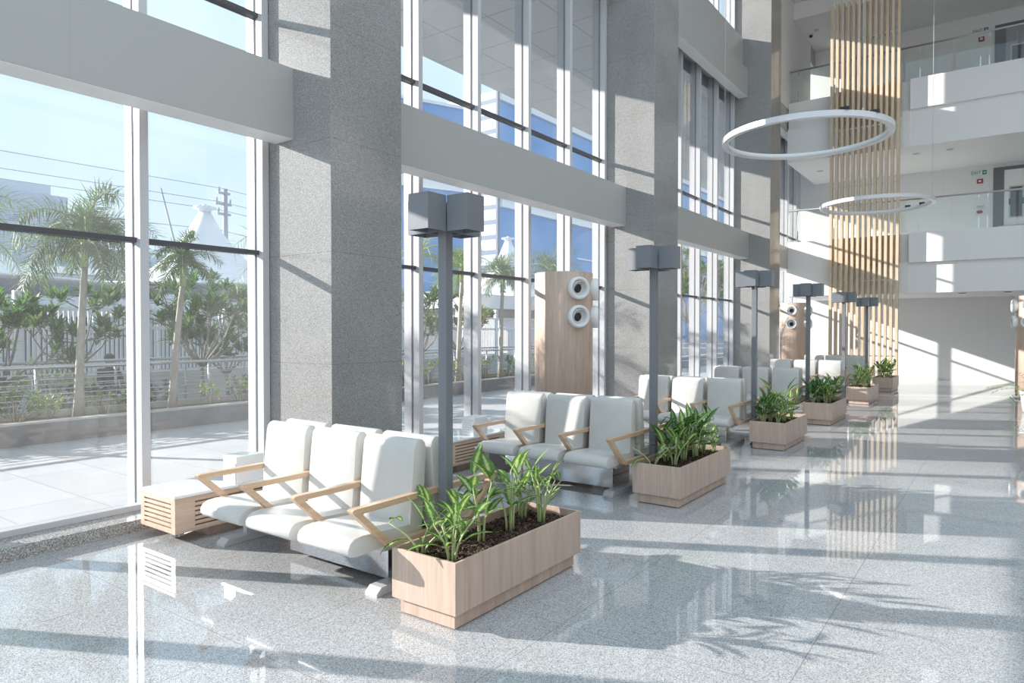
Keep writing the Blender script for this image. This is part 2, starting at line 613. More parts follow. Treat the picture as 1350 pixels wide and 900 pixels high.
for bi, (y0, y1, zb, zt) in enumerate(BAYS):
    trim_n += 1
    t = MB().box(-5.90, -5.61, y0, y1, zb, zt, 0.003).box(-6.28, -5.90, y0, y1, zb + 0.25, zt).box(-5.895, -5.613, y0, y1, zb - 0.006, zb - 0.001, mi=1).box(-6.28, -5.902, y0, y1, zb + 0.244, zb + 0.249, mi=1).build('trim_%d' % trim_n, [M['beam'], M['white_wall']])  # thin white boards lighten the undersides in place of light bounced from the ground
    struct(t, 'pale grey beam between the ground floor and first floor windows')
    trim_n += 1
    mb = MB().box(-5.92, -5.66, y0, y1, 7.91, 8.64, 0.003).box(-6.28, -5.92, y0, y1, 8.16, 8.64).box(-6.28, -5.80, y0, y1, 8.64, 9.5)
    mb.box(-5.915, -5.663, y0, y1, 7.904, 7.909, mi=1)  # white underside again stands in for bounced light
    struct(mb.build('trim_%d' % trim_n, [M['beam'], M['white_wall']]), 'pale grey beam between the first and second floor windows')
    trim_n += 1
    struct(B('trim_%d' % trim_n, M['beam'], -6.28, -5.66, y0, y1, 11.1, 13.0), 'pale grey beam above the top windows')

win_n = 0
MW = 0.075


def window(bi, z0, z1, transom):
    """one glazed opening: mullions with an outer fin, head, sill, transom bars and a pane in every field"""
    global win_n
    win_n += 1
    y0, y1 = BAYS[bi][:2]
    w = sempty('window_%d' % win_n)
    fields = []
    last = y0
    ms = MULL[bi] if not (bi == 4 and z0 > 9) else [21.6, 26.5]
    for ym in ms:
        a, b = ym - MW, ym
        mb = MB().box(-6.10, -6.0, a, b, z0, z1, 0.003).box(-6.26, -6.13, a - 0.004, b - 0.004, z0, z1, 0.003)
        mb.box(-6.135, -6.095, a + 0.015, b - 0.015, z0, z1)
        mb.build('mullion', M['alu'], w)
        if a - last > 0.12:
            fields.append((last, a))
        last = b
    if y1 - last > 0.12:
        fields.append((last, y1))
    hz = MB().box(-6.17, -6.03, y0, y1, z0, z0 + 0.05, 0.003)
    hz.build('bottom_rail', M['alu'], w)
    hz = MB().box(-6.17, -6.03, y0, y1, z1 - 0.05, z1, 0.003)
    hz.build('top_rail', M['alu'], w)
    for a, b in fields:
        if transom:
            B('transom', M['alu_dark'], -6.15, -6.06, a, b, transom - 0.022, transom + 0.022, w)
            B('pane', M['glass'], -6.121, -6.109, a - 0.01, b + 0.01, z0 + 0.04, transom - 0.02, w)
            B('pane', M['glass'], -6.121, -6.109, a - 0.01, b + 0.01, transom + 0.02, z1 - 0.04, w)
        else:
            B('pane', M['glass'], -6.121, -6.109, a - 0.01, b + 0.01, z0 + 0.04, z1 - 0.04, w)


for bi, (y0, y1, zb, zt) in enumerate(BAYS):
    window(bi, 0.10, zb + 0.25, (2.42, 2.425, 2.44, 2.455, 2.46)[bi])
    window(bi, zt, 8.16, (4.80, 4.78, 4.78, 4.84, 4.86)[bi])
    window(bi, 9.5, 11.1, None)

struct(B('trim_50', M['white_wall'], -6.30, -5.64, 21.6, 25.75, 8.64, 12.2), 'white wall pier beside the top gallery window')
struct(B('trim_51', M['white_wall'], -6.30, -5.95, 19.62, 20.1, 4.27, 12.2), 'white wall strip beside the third column')
# outdoor canopy above the terrace, shading the upper windows
struct(B('canopy', M['soffit'], -10.8, -6.3, -12.0, 34.0, 7.88, 8.3), 'pale panelled outdoor canopy seen through the upper windows')

# ---------------------------------------------------------------- back wall, balconies, ceiling
struct(B('wall_back', M['wall_panel'], -6.28, 10.7, 26.5, 26.75, 0.0, 12.4))
struct(B('ceiling', M['ceiling'], -6.28, 10.7, 14.5, 23.4, 12.2, 12.4))
struct(B('trim_40', M['white_wall'], -6.28, 10.7, 23.4, 26.5, 11.68, 12.2), 'lower white ceiling over the top gallery')
M['added_wall'] = mottled('dark added wall', (0.20, 0.185, 0.17), (0.27, 0.25, 0.23), 2.0, 0.5)  # kept dark to hold back light on the faces turned towards it
struct(B('wall_right_added', M['added_wall'], 10.5, 10.7, -10.0, 26.5, 0.0, 12.2))  # unseen wall, added to cut the sky light from the right
# two galleries: deck, bulkhead and parapets (the right parapet stands forward of the left one)
for lv, (za, zm, zt) in enumerate(((2.71, 3.58, 4.42), (6.90, 7.94, 8.80))):
    nm = ('first', 'second')[lv]
    mb = MB().box(-5.62, 10.5, 22.75, 26.5, za, zt - 0.55)
    struct(mb.build('gallery_deck', M['white_wall']), 'white soffit and deck of the %s floor gallery' % nm)
    mb = MB().box(-5.62, -2.26, 22.72, 22.92, zm, zt, 0.004).box(-5.62, -2.26, 22.6, 22.75, za, zm)
    struct(mb.build('gallery_parapet', M['white_wall']), 'white left parapet of the %s floor gallery behind the timber slats' % nm)
    mb = MB().box(-2.26, 10.5, 22.5, 22.92, zm, zt, 0.004).box(-2.26, 10.5, 22.62, 22.75, za, zm)
    struct(mb.build('gallery_parapet', M['white_wall']), 'white right parapet of the %s floor gallery' % nm)
    # glass balustrade
    bl = thing('balustrade', 'clear glass balustrade with a steel handrail on the %s floor gallery' % nm, 'balustrade', (0, 22.8, zt))
    MB().tube([(-5.6, 0, 1.0), (9.0, 0, 1.0)], 0.028, 10).build('handrail', M['steel_brushed'], bl)
    x = -5.6
    k = 0
    while x < 8.6:
        B('glass_panel', M['clear'], x + 0.03, x + 1.42, -0.006, 0.006, 0.04, 0.96, bl)
        x += 1.46
    for x in (-5.35, -4.3, -3.2, -2.05, -0.62, -0.42, 1.0, 2.4):
        MB().box(x - 0.016, x + 0.016, 0.012, 0.035, 0.0, 0.36, 0.003).build('stanchion', M['steel_brushed'], bl)
        MB().box(x - 0.01, x + 0.01, 0.010, 0.03, 0.87, 0.99).build('rail_bracket', M['steel_brushed'], bl)

# ---------------------------------------------------------------- gallery doors, signs, fittings
def text_mesh(body, size, name, m, parent, loc, rot, extrude=0.002):
    cu = bpy.data.curves.new(name, 'FONT')
    cu.body = body
    cu.size = size
    cu.extrude = extrude
    cu.align_x = 'CENTER'
    cu.align_y = 'CENTER'
    tmp = bpy.data.objects.new(name, cu)
    me = bpy.data.meshes.new_from_object(tmp)
    bpy.data.objects.remove(tmp)
    me.materials.clear()
    me.materials.append(m)
    o = bpy.data.objects.new(name, me)
    COL.objects.link(o)
    o.parent = parent
    o.location = loc
    o.rotation_euler = rot
    return o


for lv, z0 in enumerate((3.87, 8.25)):
    zt = z0 + (2.9, 2.98)[lv]
    d = sempty('door_%d' % (lv + 1), (0.45, 26.5, z0))
    d['label'] = 'grey door with a louvred panel on the %s floor gallery' % ('first', 'second')[lv]
    h = zt - z0
    MB().box(-0.80, -0.52, -0.05, -0.002, 0, h, 0.004).box(0.62, 0.80, -0.05, -0.002, 0, h).box(-0.52, 0.62, -0.05, -0.002, h - 0.10, h).build('door_frame', M['door_frame'], d)
    B('door_leaf', M['door_grey'] if lv else M['white_wall'], -0.52, 0.62, -0.035, -0.002, 0.0, h - 0.10, d)
    MB().box(-0.40, -0.02, -0.045, -0.034, 1.28, 2.28, 0.003).build('louvre_frame', M['alu'], d)
    B('louvre_panel', M['louvre'], -0.36, -0.06, -0.05, -0.04, 1.32, 2.24, d)
    MB().tube([(-0.66, -0.08, 0.9), (-0.66, -0.08, 1.05), (-0.50, -0.08, 1.05), (0.5, -0.08, 1.05)], 0.014, 8).build('door_handle', M['steel_brushed'], d)
for lv, (zs, zc) in enumerate(((6.67, 6.40), (11.17, 10.90))):
    nm = ('first', 'second')[lv]
    s = thing('exit_sign', 'small green and white exit sign on the back wall of the %s floor gallery' % nm, 'sign', (-0.72, 26.47, zs))
    B('sign_plate', M['sign_white'], -0.21, 0.21, 0.0, 0.029, -0.09, 0.09, s)
    text_mesh('EXIT', 0.13, 'lettering', M['sign_green'], s, (-0.085, -0.003, 0), (R(90), 0, 0))
    MB().box(0.085, 0.195, -0.004, 0.0, -0.065, 0.065).box(0.12, 0.16, -0.008, -0.004, -0.045, 0.045).build('arrow_panel', [M['sign_green']], s)
    MB().prism([(0.11, 0.0), (0.15, 0.04), (0.15, 0.015), (0.175, 0.015), (0.175, -0.015), (0.15, -0.015), (0.15, -0.04)], 'Y', -0.012, -0.008).build('arrow', M['sign_white'], s)
    c = thing('fire_call_point', 'small dark red fire call point under the exit sign of the %s floor gallery' % nm, 'call point', (-0.70, 26.47, zc))
    MB().box(-0.08, 0.08, -0.02, 0.029, -0.07, 0.07, 0.008).build('housing', M['call_red'], c)
    B('break_glass', M['white_plastic'], -0.035, 0.035, -0.025, -0.018, -0.028, 0.028, c)
s = thing('fire_notice', 'small red and white notice on the first floor gallery wall', 'sign', (-0.68, 26.48, 5.58))
B('notice_plate', M['sign_white'], -0.18, 0.18, 0.0, 0.019, -0.06, 0.06, s)
text_mesh('FIRE', 0.11, 'lettering', M['sign_red'], s, (0, -0.004, 0), (R(90), 0, 0))
c = thing('alarm_button', 'small oval red alarm button below the red notice', 'alarm', (-0.70, 26.48, 5.42))
MB().lathe([(0, -0.03), (0.05, -0.03), (0.085, -0.01), (0.085, 0.019), (0, 0.019)], 20, mat4=Matrix.Diagonal((1, 1, 0.6, 1)) @ Matrix.Rotation(R(90), 4, 'X') @ Matrix.Scale(-1, 4, (0, 0, 1))).build('housing', M['call_red'], c)
s = thing('door_notice', 'long green lettered notice across the first floor gallery door', 'sign', (0.40, 26.455, 5.66))
B('notice_plate', M['sign_white'], -0.36, 0.36, 0.0, 0.01, -0.10, 0.10, s)
MB().box(-0.34, 0.34, -0.004, 0.0, -0.085, -0.055).box(-0.34, 0.34, -0.004, 0.0, 0.065, 0.085).build('border_stripe', M['sign_green'], s)
text_mesh('FIRE', 0.12, 'lettering', M['sign_green'], s, (-0.17, -0.004, 0.005), (R(90), 0, 0))
text_mesh('EXIT', 0.12, 'lettering', M['sign_green'], s, (0.17, -0.004, 0.005), (R(90), 0, 0))
# ceiling fittings of the galleries
vt = thing('ceiling_vent', 'slim dark slotted air vent in the ceiling above the slats', 'vent', (-4.55, 21.4, 12.19))
MB().box(-0.09, 0.09, -0.75, 0.75, -0.012, 0.009, 0.003).build('vent_frame', M['alu'], vt)
for k in range(3):
    B('slot', M['lamp_dark'], -0.07 + k * 0.05, -0.035 + k * 0.05, -0.7, 0.7, -0.016, -0.011, vt)
sd = tag(MB().lathe([(0, -0.05), (0.05, -0.045), (0.07, -0.02), (0.075, -0.001), (0, -0.001)], 20).build('smoke_detector', M['white_plastic'], loc=(-5.2, 24.6, 11.68)),
         'small round white smoke detector on the ceiling left of the slats', 'smoke detector')
cv = thing('dome_camera', 'small black security camera on the ceiling left of the slats', 'camera', (-5.45, 24.9, 11.68))
MB().lathe([(0, -0.03), (0.07, -0.03), (0.07, -0.001), (0, -0.001)], 18).build('mount', M['white_plastic'], cv)
MB().lathe([(0, -0.10), (0.035, -0.09), (0.055, -0.055), (0.06, -0.03), (0, -0.03)], 18).build('dome', M['black'], cv)
for k, (x, y, z) in enumerate(((-2.2, 23.6, 6.90), (-1.35, 23.6, 6.90), (0.6, 23.6, 6.90), (-5.0, 24.3, 6.90), (-1.0, 23.3, 2.71), (0.05, 23.3, 2.71))):
    lab = ['recessed downlight right of the slats under the second floor gallery, first from the left',
           'recessed downlight under the second floor gallery, second right of the slats',
           'recessed downlight under the second floor gallery near the right edge of the photo',
           'recessed downlight under the second floor gallery left of the slats',
           'dark recessed fitting under the first floor gallery, left one of two',
           'dark recessed fitting under the first floor gallery, right one of two'][k]
    dl = thing('downlight', lab, 'ceiling light', (x, y, z), 0, 'downlights under the galleries')
    MB().lathe([(0.055, -0.001), (0.055, -0.012), (0.095, -0.012), (0.10, -0.001)], 20).build('trim_ring', M['alu'] if k < 4 else M['black'], dl)
    MB().lathe([(0, -0.004), (0.056, -0.004), (0.056, -0.001), (0, -0.001)], 20).build('lens', M['frost'] if k < 4 else M['black'], dl)

# ---------------------------------------------------------------- timber slat screen from floor to ceiling
ss = thing('slat_screen', 'tall pale timber screen of upright slats in front of the galleries', 'screen', (0, 22.25, 0))
NS = 13
for k in range(NS):
    x = -4.30 + k * (1.75 / (NS - 1))
    MB().box(x, x + 0.075, -0.075, 0.075, 0.0, 11.3, 0.004).build('slat', M['wood_screen'], ss)
for z in (0.9, 3.1, 5.9, 7.6, 10.2):
    B('cross_rail', M['steel_brushed'], -4.30, -2.475, 0.076, 0.096, z - 0.015, z + 0.015, ss)
for (za, zb) in ((2.75, 4.40), (6.95, 8.78)):
    B('backing_panel', M['wood_screen'], -4.28, -2.46, 0.20, 0.24, za + 0.84, zb, ss)


# ---------------------------------------------------------------- ring pendant lights
def ring_light(loc, label, zceil, cables, drivers):
    t = thing('ring_pendant', label, 'pendant light', loc, 0, 'ring pendant lights')
    ro, ri, h = 1.27, 1.185, 0.085
    MB().lathe([(ri, 0), (ro, 0), (ro, h), (ri, h)], 96, close=True, smooth=False).build('ring', M['ring'], t)
    MB().lathe([(ri - 0.012, 0.012), (ri + 0.0, 0.006), (ri + 0.0, h - 0.006), (ri - 0.012, h - 0.012)], 96, close=True).build('diffuser', M['frost'], t)
    for a in cables:
        x, y = 1.228 * math.cos(R(a)), 1.228 * math.sin(R(a))
        MB().tube([(x, y, h), (x, y, zceil - loc[2])], 0.004, 6).build('cable', M['alu'], t)
        MB().tube([(x, y, h), (x, y, h + 0.05)], 0.012, 8).build('cable_grip', M['steel_brushed'], t)
    for a in drivers:
        x, y = 1.228 * math.cos(R(a)), 1.228 * math.sin(R(a))
        MB().box(x - 0.06, x + 0.06, y - 0.06, y + 0.06, h, h + 0.045, 0.005).build('driver_box', M['black'], t)
    return t


ring_light((-2.64, 11.7, 4.70), 'large white ring pendant light hanging nearest the camera', 12.2, (-39, 81, 201), (-52, -28))
ring_light((-2.62, 19.0, 4.70), 'white ring pendant light hanging in front of the timber slats', 12.2, (20, 140, 260), (62, 42))


# ---------------------------------------------------------------- benches
def arm_loop(th):
    c = [(-0.655, 0.612), (-0.375, 0.352), (0.375, 0.352), (0.655, 0.612)]
    n = len(c)
    inn, out = [], []
    for i in range(n):
        p0, p1, p2 = Vector(c[i - 1]), Vector(c[i]), Vector(c[(i + 1) % n])
        d1, d2 = (p1 - p0).normalized(), (p2 - p1).normalized()
        n1, n2 = Vector((-d1.y, d1.x)), Vector((-d2.y, d2.x))
        bis = (n1 + n2).normalized()
        k = th / 2 / max(0.35, bis.dot(n1))
        inn.append(tuple(p1 + bis * k))
        out.append(tuple(p1 - bis * k))
    # blunt the sharp outer corners
    return inn, out


def rounded(pts, idx_r, seg=4):
    """replace corners by short arcs (quadratic)"""
    out = []
    n = len(pts)
    for i, p in enumerate(pts):
        r = idx_r
        p0, p1, p2 = Vector(pts[i - 1]), Vector(p), Vector(pts[(i + 1) % n])
        a = p1 + (p0 - p1).normalized() * r
        b = p1 + (p2 - p1).normalized() * r
        for k in range(seg + 1):
            t = k / seg
            out.append(tuple(a * (1 - t) ** 2 + p1 * 2 * t * (1 - t) + b * t * t))
    return out


SEAT = [(-0.12, 0.425), (-0.35, 0.436), (-0.56, 0.448), (-0.62, 0.444), (-0.655, 0.425), (-0.672, 0.395), (-0.672, 0.365),
        (-0.652, 0.343), (-0.61, 0.334), (-0.5, 0.338), (-0.12, 0.350)]
BACK = [(-0.175, 0.415), (-0.150, 0.70), (-0.134, 0.885), (-0.124, 0.922), (-0.104, 0.945), (-0.078, 0.953), (-0.052, 0.946),
        (-0.032, 0.925), (-0.024, 0.89), (-0.040, 0.70), (-0.062, 0.37), (-0.12, 0.365)]
SX = (-0.545, 0.0, 0.545)


def smooth_all(o):
    for p in o.data.polygons:
        p.use_smooth = True
    md = None
    try:
        o.data.set_sharp_from_angle(angle=R(42))
    except Exception:
        pass
    return o


def make_bench(label):
    t = thing('bench', label, 'bench', (-3.81, 3.27, 0), 0, 'back to back benches along the windows')
    for sgn in (1, -1):
        for x in SX:
            pts = [(p[0] * sgn, p[1]) for p in SEAT]
            smooth_all(MB().prism(pts, 'X', x - 0.236, x + 0.236, 0.008, segs=2).build('seat', M['leather'], t))
            pts = [(p[0] * sgn, p[1]) for p in BACK]
            smooth_all(MB().prism(pts, 'X', x - 0.236, x + 0.236, 0.008, segs=2).build('backrest', M['leather'], t))
    inn, out = arm_loop(0.036)
    inn, out = rounded(inn, 0.02), rounded(out, 0.045)
    for x in (-0.81, -0.272, 0.272, 0.805):
        smooth_all(MB().loop_strip(inn, out, 'X', x - 0.024, x + 0.024, 0.005).build('armrest', M['wood_arm'], t))
    MB().box(-1.08, 0.72, -0.34, 0.34, 0.282, 0.318, 0.006).build('seat_tray', M['grey_light'], t)
    MB().box(-1.06, -1.01, -0.16, 0.16, 0.05, 0.282, 0.003).build('leg', M['grey_light'], t)
    MB().box(-0.42, 0.60, -0.19, 0.19, 0.045, 0.282, 0.004).build('pedestal', M['steel'], t)
    for x in (-1.035, 0.635):
        MB().prism([(-0.37, 0.0), (-0.37, 0.02), (-0.33, 0.052), (0.33, 0.052), (0.37, 0.02), (0.37, 0.0)], 'X', x - 0.055, x + 0.055, 0.004).build('foot', M['grey_light'], t)
    MB().box(-1.0, 0.60, -0.03, 0.03, 0.318, 0.345, 0.004).build('spine_bar', M['grey_light'], t)
    return t


M['grey_light'] = mat('light grey powder coat', (0.58, 0.58, 0.58), 0.35, spec=0.5)
BENCH_Y = [3.27, 6.38, 9.85, 13.23, 17.13, 20.6]
ORD = ['nearest', 'second', 'third', 'fourth', 'fifth', 'sixth']
bench_lab = ['nearest white bench beside the closest planter, its wooden armrests in full view',
             'second white bench from the camera, in front of the round wooden air tower',
             'third white bench from the camera, with sunlight crossing two of its three backrests',
             'fourth white bench from the camera, mostly hidden by the third',
             'fifth white bench from the camera, backrests in full sun',
             'farthest white bench, grey shaded backrests showing above the fifth']
benches = [make_bench(bench_lab[0])]
for k in range(1, 6):
    benches.append(dup(benches[0], (-3.81, BENCH_Y[k], 0), label=bench_lab[k]))


# ---------------------------------------------------------------- low slatted side tables and white boxes
def make_table(label):
    t = thing('side_table', label, 'side table', (-5.37, 3.27, 0), 0, 'low slatted tables by the windows')
    x0, x1, y0, y1, z0, z1 = -0.265, 0.265, -0.58, 0.58, 0.09, 0.362
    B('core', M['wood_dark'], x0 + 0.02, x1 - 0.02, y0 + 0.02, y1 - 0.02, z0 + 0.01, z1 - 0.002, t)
    n = 6
    zs = [z0 + 0.035 + k * (z1 - z0 - 0.055) / n for k in range(n + 1)]
    sl = 0.013
    for side in range(4):
        mb = MB()
        if side < 2:
            ya, yb = ((y0, y0 + 0.019), (y1 - 0.019, y1))[side]
            def bx(a, b, c, d, ya=ya, yb=yb):
                mb.box(a, b, ya, yb, c, d, 0.0015)
            L0, L1 = x0, x1
        else:
            xa, xb = ((x0, x0 + 0.019), (x1 - 0.019, x1))[side - 2]
            def bx(a, b, c, d, xa=xa, xb=xb):
                mb.box(xa, xb, a, b, c, d, 0.0015)
            L0, L1 = y0 + 0.019, y1 - 0.019
        st = 0.06 if side < 2 else 0.14
        bx(L0, L0 + st, z0, z1)
        bx(L1 - st, L1, z0, z1)
        bx(L0 + st, L1 - st, z0, zs[0])
        for a, b in zip(zs, zs[1:]):
            bx(L0 + st, L1 - st, a + sl, b)
        bx(L0 + st, L1 - st, zs[-1] + 0.0, z1) if z1 - zs[-1] > 0.004 else None
        mb.build('slatted_panel', M['wood_h'], t)
    MB().box(x0 - 0.008, x1 + 0.008, y0 - 0.008, y1 + 0.008, z1, z1 + 0.022, 0.003).build('table_top', M['white_gloss'], t)
    B('plinth', M['wood'], x0 + 0.09, x1 - 0.09, y0 + 0.31, y1 - 0.31, 0.0, z0 + 0.012, t)
    return t


tab_lab = ['low oak slatted table with a white top at the left end of the nearest bench',
           'low oak slatted table with a white top at the left end of the second bench']
tables = [make_table(tab_lab[0])]
tables.append(dup(tables[0], (-5.37, BENCH_Y[1], 0), label=tab_lab[1]))


def make_box(label, loc):
    t = thing('dispenser_box', label, 'box', loc, 0, 'white boxes on the side tables')
    MB().box(-0.10, 0.10, -0.085, 0.17, 0.0, 0.22, 0.006).build('case', M['white_plastic'], t)
    mb = MB()
    for i in range(6):
        for j in range(6):
            mb.box(-0.078 + i * 0.029, -0.066 + i * 0.029, -0.0875, -0.084, 0.035 + j * 0.028, 0.047 + j * 0.028)
    mb.build('perforation', M['cone'], t)
    MB().box(0.06, 0.098, -0.10, -0.086, 0.0, 0.17, 0.004).build('side_flap', M['white_plastic'], t)
    return t


bx1 = make_box('small white perforated box standing on the nearest slatted table', (-5.22, 3.30, 0.384))
dup(bx1, (-5.22, BENCH_Y[1] + 0.03, 0.384), label='small white perforated box standing on the second slatted table')


# ---------------------------------------------------------------- planters and their plants
PL = [(2.80, 1.345), (5.97, 1.40), (9.66, 1.25), (12.72, 1.35), (16.82, 1.25), (20.6, 1.2)]
PX0, PX1, PH = -2.886, -2.40, 0.385


def make_planter(label, ln, loc, name='planter_box'):
    t = thing(name, label, 'planter', loc, 0, 'oak planter boxes')
    w = PX1 - PX0
    th = 0.018
    z0 = 0.095
    mb = MB()
    mb.box(0, th, th, ln - th, z0, PH, 0.0015).box(w - th, w, th, ln - th, z0, PH, 0.0015)
    mb.box(0, w, 0, th, z0, PH, 0.0015).box(0, w, ln - th, ln, z0, PH, 0.0015)
    mb.box(th, w - th, th, ln - th, z0, z0 + 0.02)
    mb.build('box', M['wood'], t)
    MB().box(0.035, w - 0.035, 0.035, ln - 0.035, 0.006, z0, 0.002).build('plinth', M['wood'], t)
    mb = MB()
    for x in (0.07, w - 0.07):
        for y in (0.1, ln * 0.5, ln - 0.1):
            mb.tube([(x, y, 0), (x, y, 0.008)], 0.012, 8)
    mb.build('glides', M['black'], t)
    # soil surface, gently lumpy
    mb = MB()
    nx, ny = 10, 26
    g = [[mb.bm.verts.new((th + (w - 2 * th) * i / nx, th + (ln - 2 * th) * j / ny,
                           0.325 + rng.uniform(-0.008, 0.012) - 0.012 * abs(i / nx - 0.5))) for j in range(ny + 1)] for i in range(nx + 1)]
    for i in range(nx):
        for j in range(ny):
            mb.bm.faces.new((g[i][j], g[i + 1][j], g[i + 1][j + 1], g[i][j + 1]))
    mb.build('soil', M['soil'], t)
    return t


def add_chips(t, ln, n):
    w = PX1 - PX0
    mb = MB()
    for _ in range(n):
        x, y = rng.uniform(0.035, w - 0.035), rng.uniform(0.035, ln - 0.035)
        s = rng.uniform(0.006, 0.013)
        m4 = Matrix.Translation((x, y, 0.333 + rng.uniform(-0.004, 0.006))) @ Euler((rng.uniform(-0.8, 0.8), rng.uniform(-0.8, 0.8), rng.uniform(0, 6.28))).to_matrix().to_4x4() @ Matrix.Diagonal((s * 1.5, s, s * 0.6, 1))
        geo = bmesh.ops.create_icosphere(mb.bm, subdivisions=1, radius=1.0, matrix=m4)
    o = mb.build('bark_chips', [M['soil'], M['chips']], t)
    for i, p in enumerate(o.data.polygons):
        p.material_index = 1 if (i // 20) % 3 == 0 else 0
    o['kind'] = 'stuff'


pl_lab = ['nearest long oak planter box, planted with pale variegated leaves',
          'second oak planter box from the camera, at the right end of the second bench',
          'third oak planter box from the camera', 'fourth oak planter box from the camera',
          'fifth oak planter box from the camera, in sunlight', 'farthest oak planter box, before the timber slats']
for k, (y, ln) in enumerate(PL):
    t = make_planter(pl_lab[k], ln, (PX0, y, 0))
    add_chips(t, ln, (1500, 900, 300, 200, 120, 100)[k])


def make_plant(name, label, height, nst, seed, leafy, spread=0.35, m='leaf', L=(0.15, 0.24), W=(0.05, 0.075), droop=0.9):
    """clump of stems, each carrying pointed arching leaves up its length"""
    r = random.Random(seed)
    t = thing(name, label, 'plant')
    st, lf = MB(), MB()
    lf.open = True
    for s in range(nst):
        a = 2 * math.pi * s / nst + r.uniform(-0.5, 0.5)
        h = height * r.uniform(0.72, 1.0)
        lean = spread * r.uniform(0.3, 1.0)
        p = []
        bx, by = 0.02 * math.cos(a), 0.02 * math.sin(a)
        for k in range(6):
            q = k / 5
            p.append(Vector((bx + math.cos(a) * lean * h * q * q * 0.55, by + math.sin(a) * lean * h * q * q * 0.55, h * 0.72 * q)))
        st.tube(p, [0.009 - 0.005 * k / 5 for k in range(6)], 6)
        nl = leafy + r.randint(0, 1)
        for k in range(nl):
            q = 0.42 + 0.58 * k / max(1, nl - 1)
            i = min(4, int(q * 5))
            f = q * 5 - i
            base = p[i].lerp(p[i + 1], f)
            la = a + k * 2.4 + r.uniform(-0.5, 0.5)
            el = (0.15 + 0.75 * q + r.uniform(-0.35, 0.3))
            d = Vector((math.cos(la) * math.cos(el), math.sin(la) * math.cos(el), math.sin(el)))
            pet = base + d * r.uniform(0.02, 0.05)
            st.tube([base, pet], [0.004, 0.003], 5, cap=False)
            ll = r.uniform(*L)
            lf.leaf(pet, d, Vector((0, 0, 1)), ll, r.uniform(*W), droop * r.uniform(0.3, 1.2), 7, 0.22)
    st.build('stem', M['stem'], t)
    lf.build('foliage', M[m], t)
    return t


protos = []
Z_SOIL = 0.322
# (x, y, prototype, scale, rotation) per planter, near to far
P1 = [(-2.775, 2.93, 4, 0.95, 3.2), (-2.54, 2.93, 0, 0.92, 0.5), (-2.79, 3.20, 1, 0.9, 2.0), (-2.63, 3.32, 2, 1.05, 3.0), (-2.63, 3.62, 3, 1.08, 1.0),
      (-2.74, 3.92, 0, 0.98, 4.0), (-2.57, 3.90, 5, 1.0, 0.3), (-2.66, 4.05, 5, 0.8, 5.2)]
P2 = [(-2.74, 6.12, 4, 1.0, 3.4), (-2.60, 6.30, 0, 0.9, 0.2), (-2.76, 6.48, 6, 1.0, 2.6), (-2.63, 6.62, 7, 1.1, 1.2), (-2.60, 6.86, 6, 1.1, 4.0),
      (-2.78, 6.98, 7, 0.95, 0.4), (-2.62, 7.12, 5, 1.15, 3.6), (-2.55, 7.27, 0, 0.75, 5.0)]
P3 = [(-2.74, 9.82, 6, 0.95, 0.2), (-2.56, 9.90, 0, 0.85, 2.2), (-2.72, 10.1, 7, 1.0, 3.2), (-2.57, 10.25, 0, 1.0, 4.4), (-2.70, 10.45, 2, 1.15, 1.1), (-2.58, 10.7, 7, 0.9, 0.6)]
P4 = [(-2.74, 12.88, 6, 1.0, 0.9), (-2.56, 13.0, 7, 0.9, 2.9), (-2.72, 13.2, 6, 1.05, 3.9), (-2.57, 13.35, 7, 1.05, 1.4), (-2.70, 13.6, 0, 1.1, 5.1), (-2.58, 13.85, 6, 1.0, 0.1)]
P5 = [(-2.74, 16.98, 0, 1.0, 0.9), (-2.56, 17.1, 2, 0.9, 2.9), (-2.72, 17.3, 3, 1.05, 3.9), (-2.57, 17.45, 0, 1.05, 1.4), (-2.70, 17.7, 2, 1.1, 5.1), (-2.58, 17.9, 3, 1.0, 0.1)]
P6 = [(-2.74, 20.76, 2, 1.0, 1.9), (-2.56, 20.9, 0, 0.9, 0.9), (-2.72, 21.1, 7, 1.05, 4.9), (-2.57, 21.25, 3, 1.05, 2.4), (-2.70, 21.5, 0, 1.1, 0.1), (-2.58, 21.65, 2, 1.0, 3.1)]
SPEC = [dict(height=0.44, nst=5, seed=11, leafy=3, spread=0.6),
        dict(height=0.46, nst=4, seed=12, leafy=3, spread=0.75),
        dict(height=0.55, nst=4, seed=13, leafy=3, spread=0.45),
        dict(height=0.52, nst=4, seed=24, leafy=3, spread=0.4, L=(0.12, 0.2), W=(0.045, 0.07)),
        dict(height=0.38, nst=3, seed=15, leafy=2, spread=1.5, droop=1.8),
        dict(height=0.50, nst=5, seed=16, leafy=2, spread=0.6, L=(0.14, 0.2), W=(0.025, 0.04), droop=0.5),
        dict(height=0.46, nst=6, seed=17, leafy=4, spread=0.5, m='leaf_deep'),
        dict(height=0.50, nst=5, seed=18, leafy=4, spread=0.35)]
first_use = {}
look = {0: 'bushy pale variegated plant', 1: 'spreading pale green plant', 2: 'tall bright variegated plant', 3: 'upright plant with broad mottled leaves',
        4: 'drooping sparse leafy plant', 5: 'slender plant with narrow upright leaves', 6: 'dark green bushy plant', 7: 'dense mottled green plant'}
pos_w = ['first', 'second', 'third', 'fourth', 'fifth', 'sixth', 'seventh', 'last']
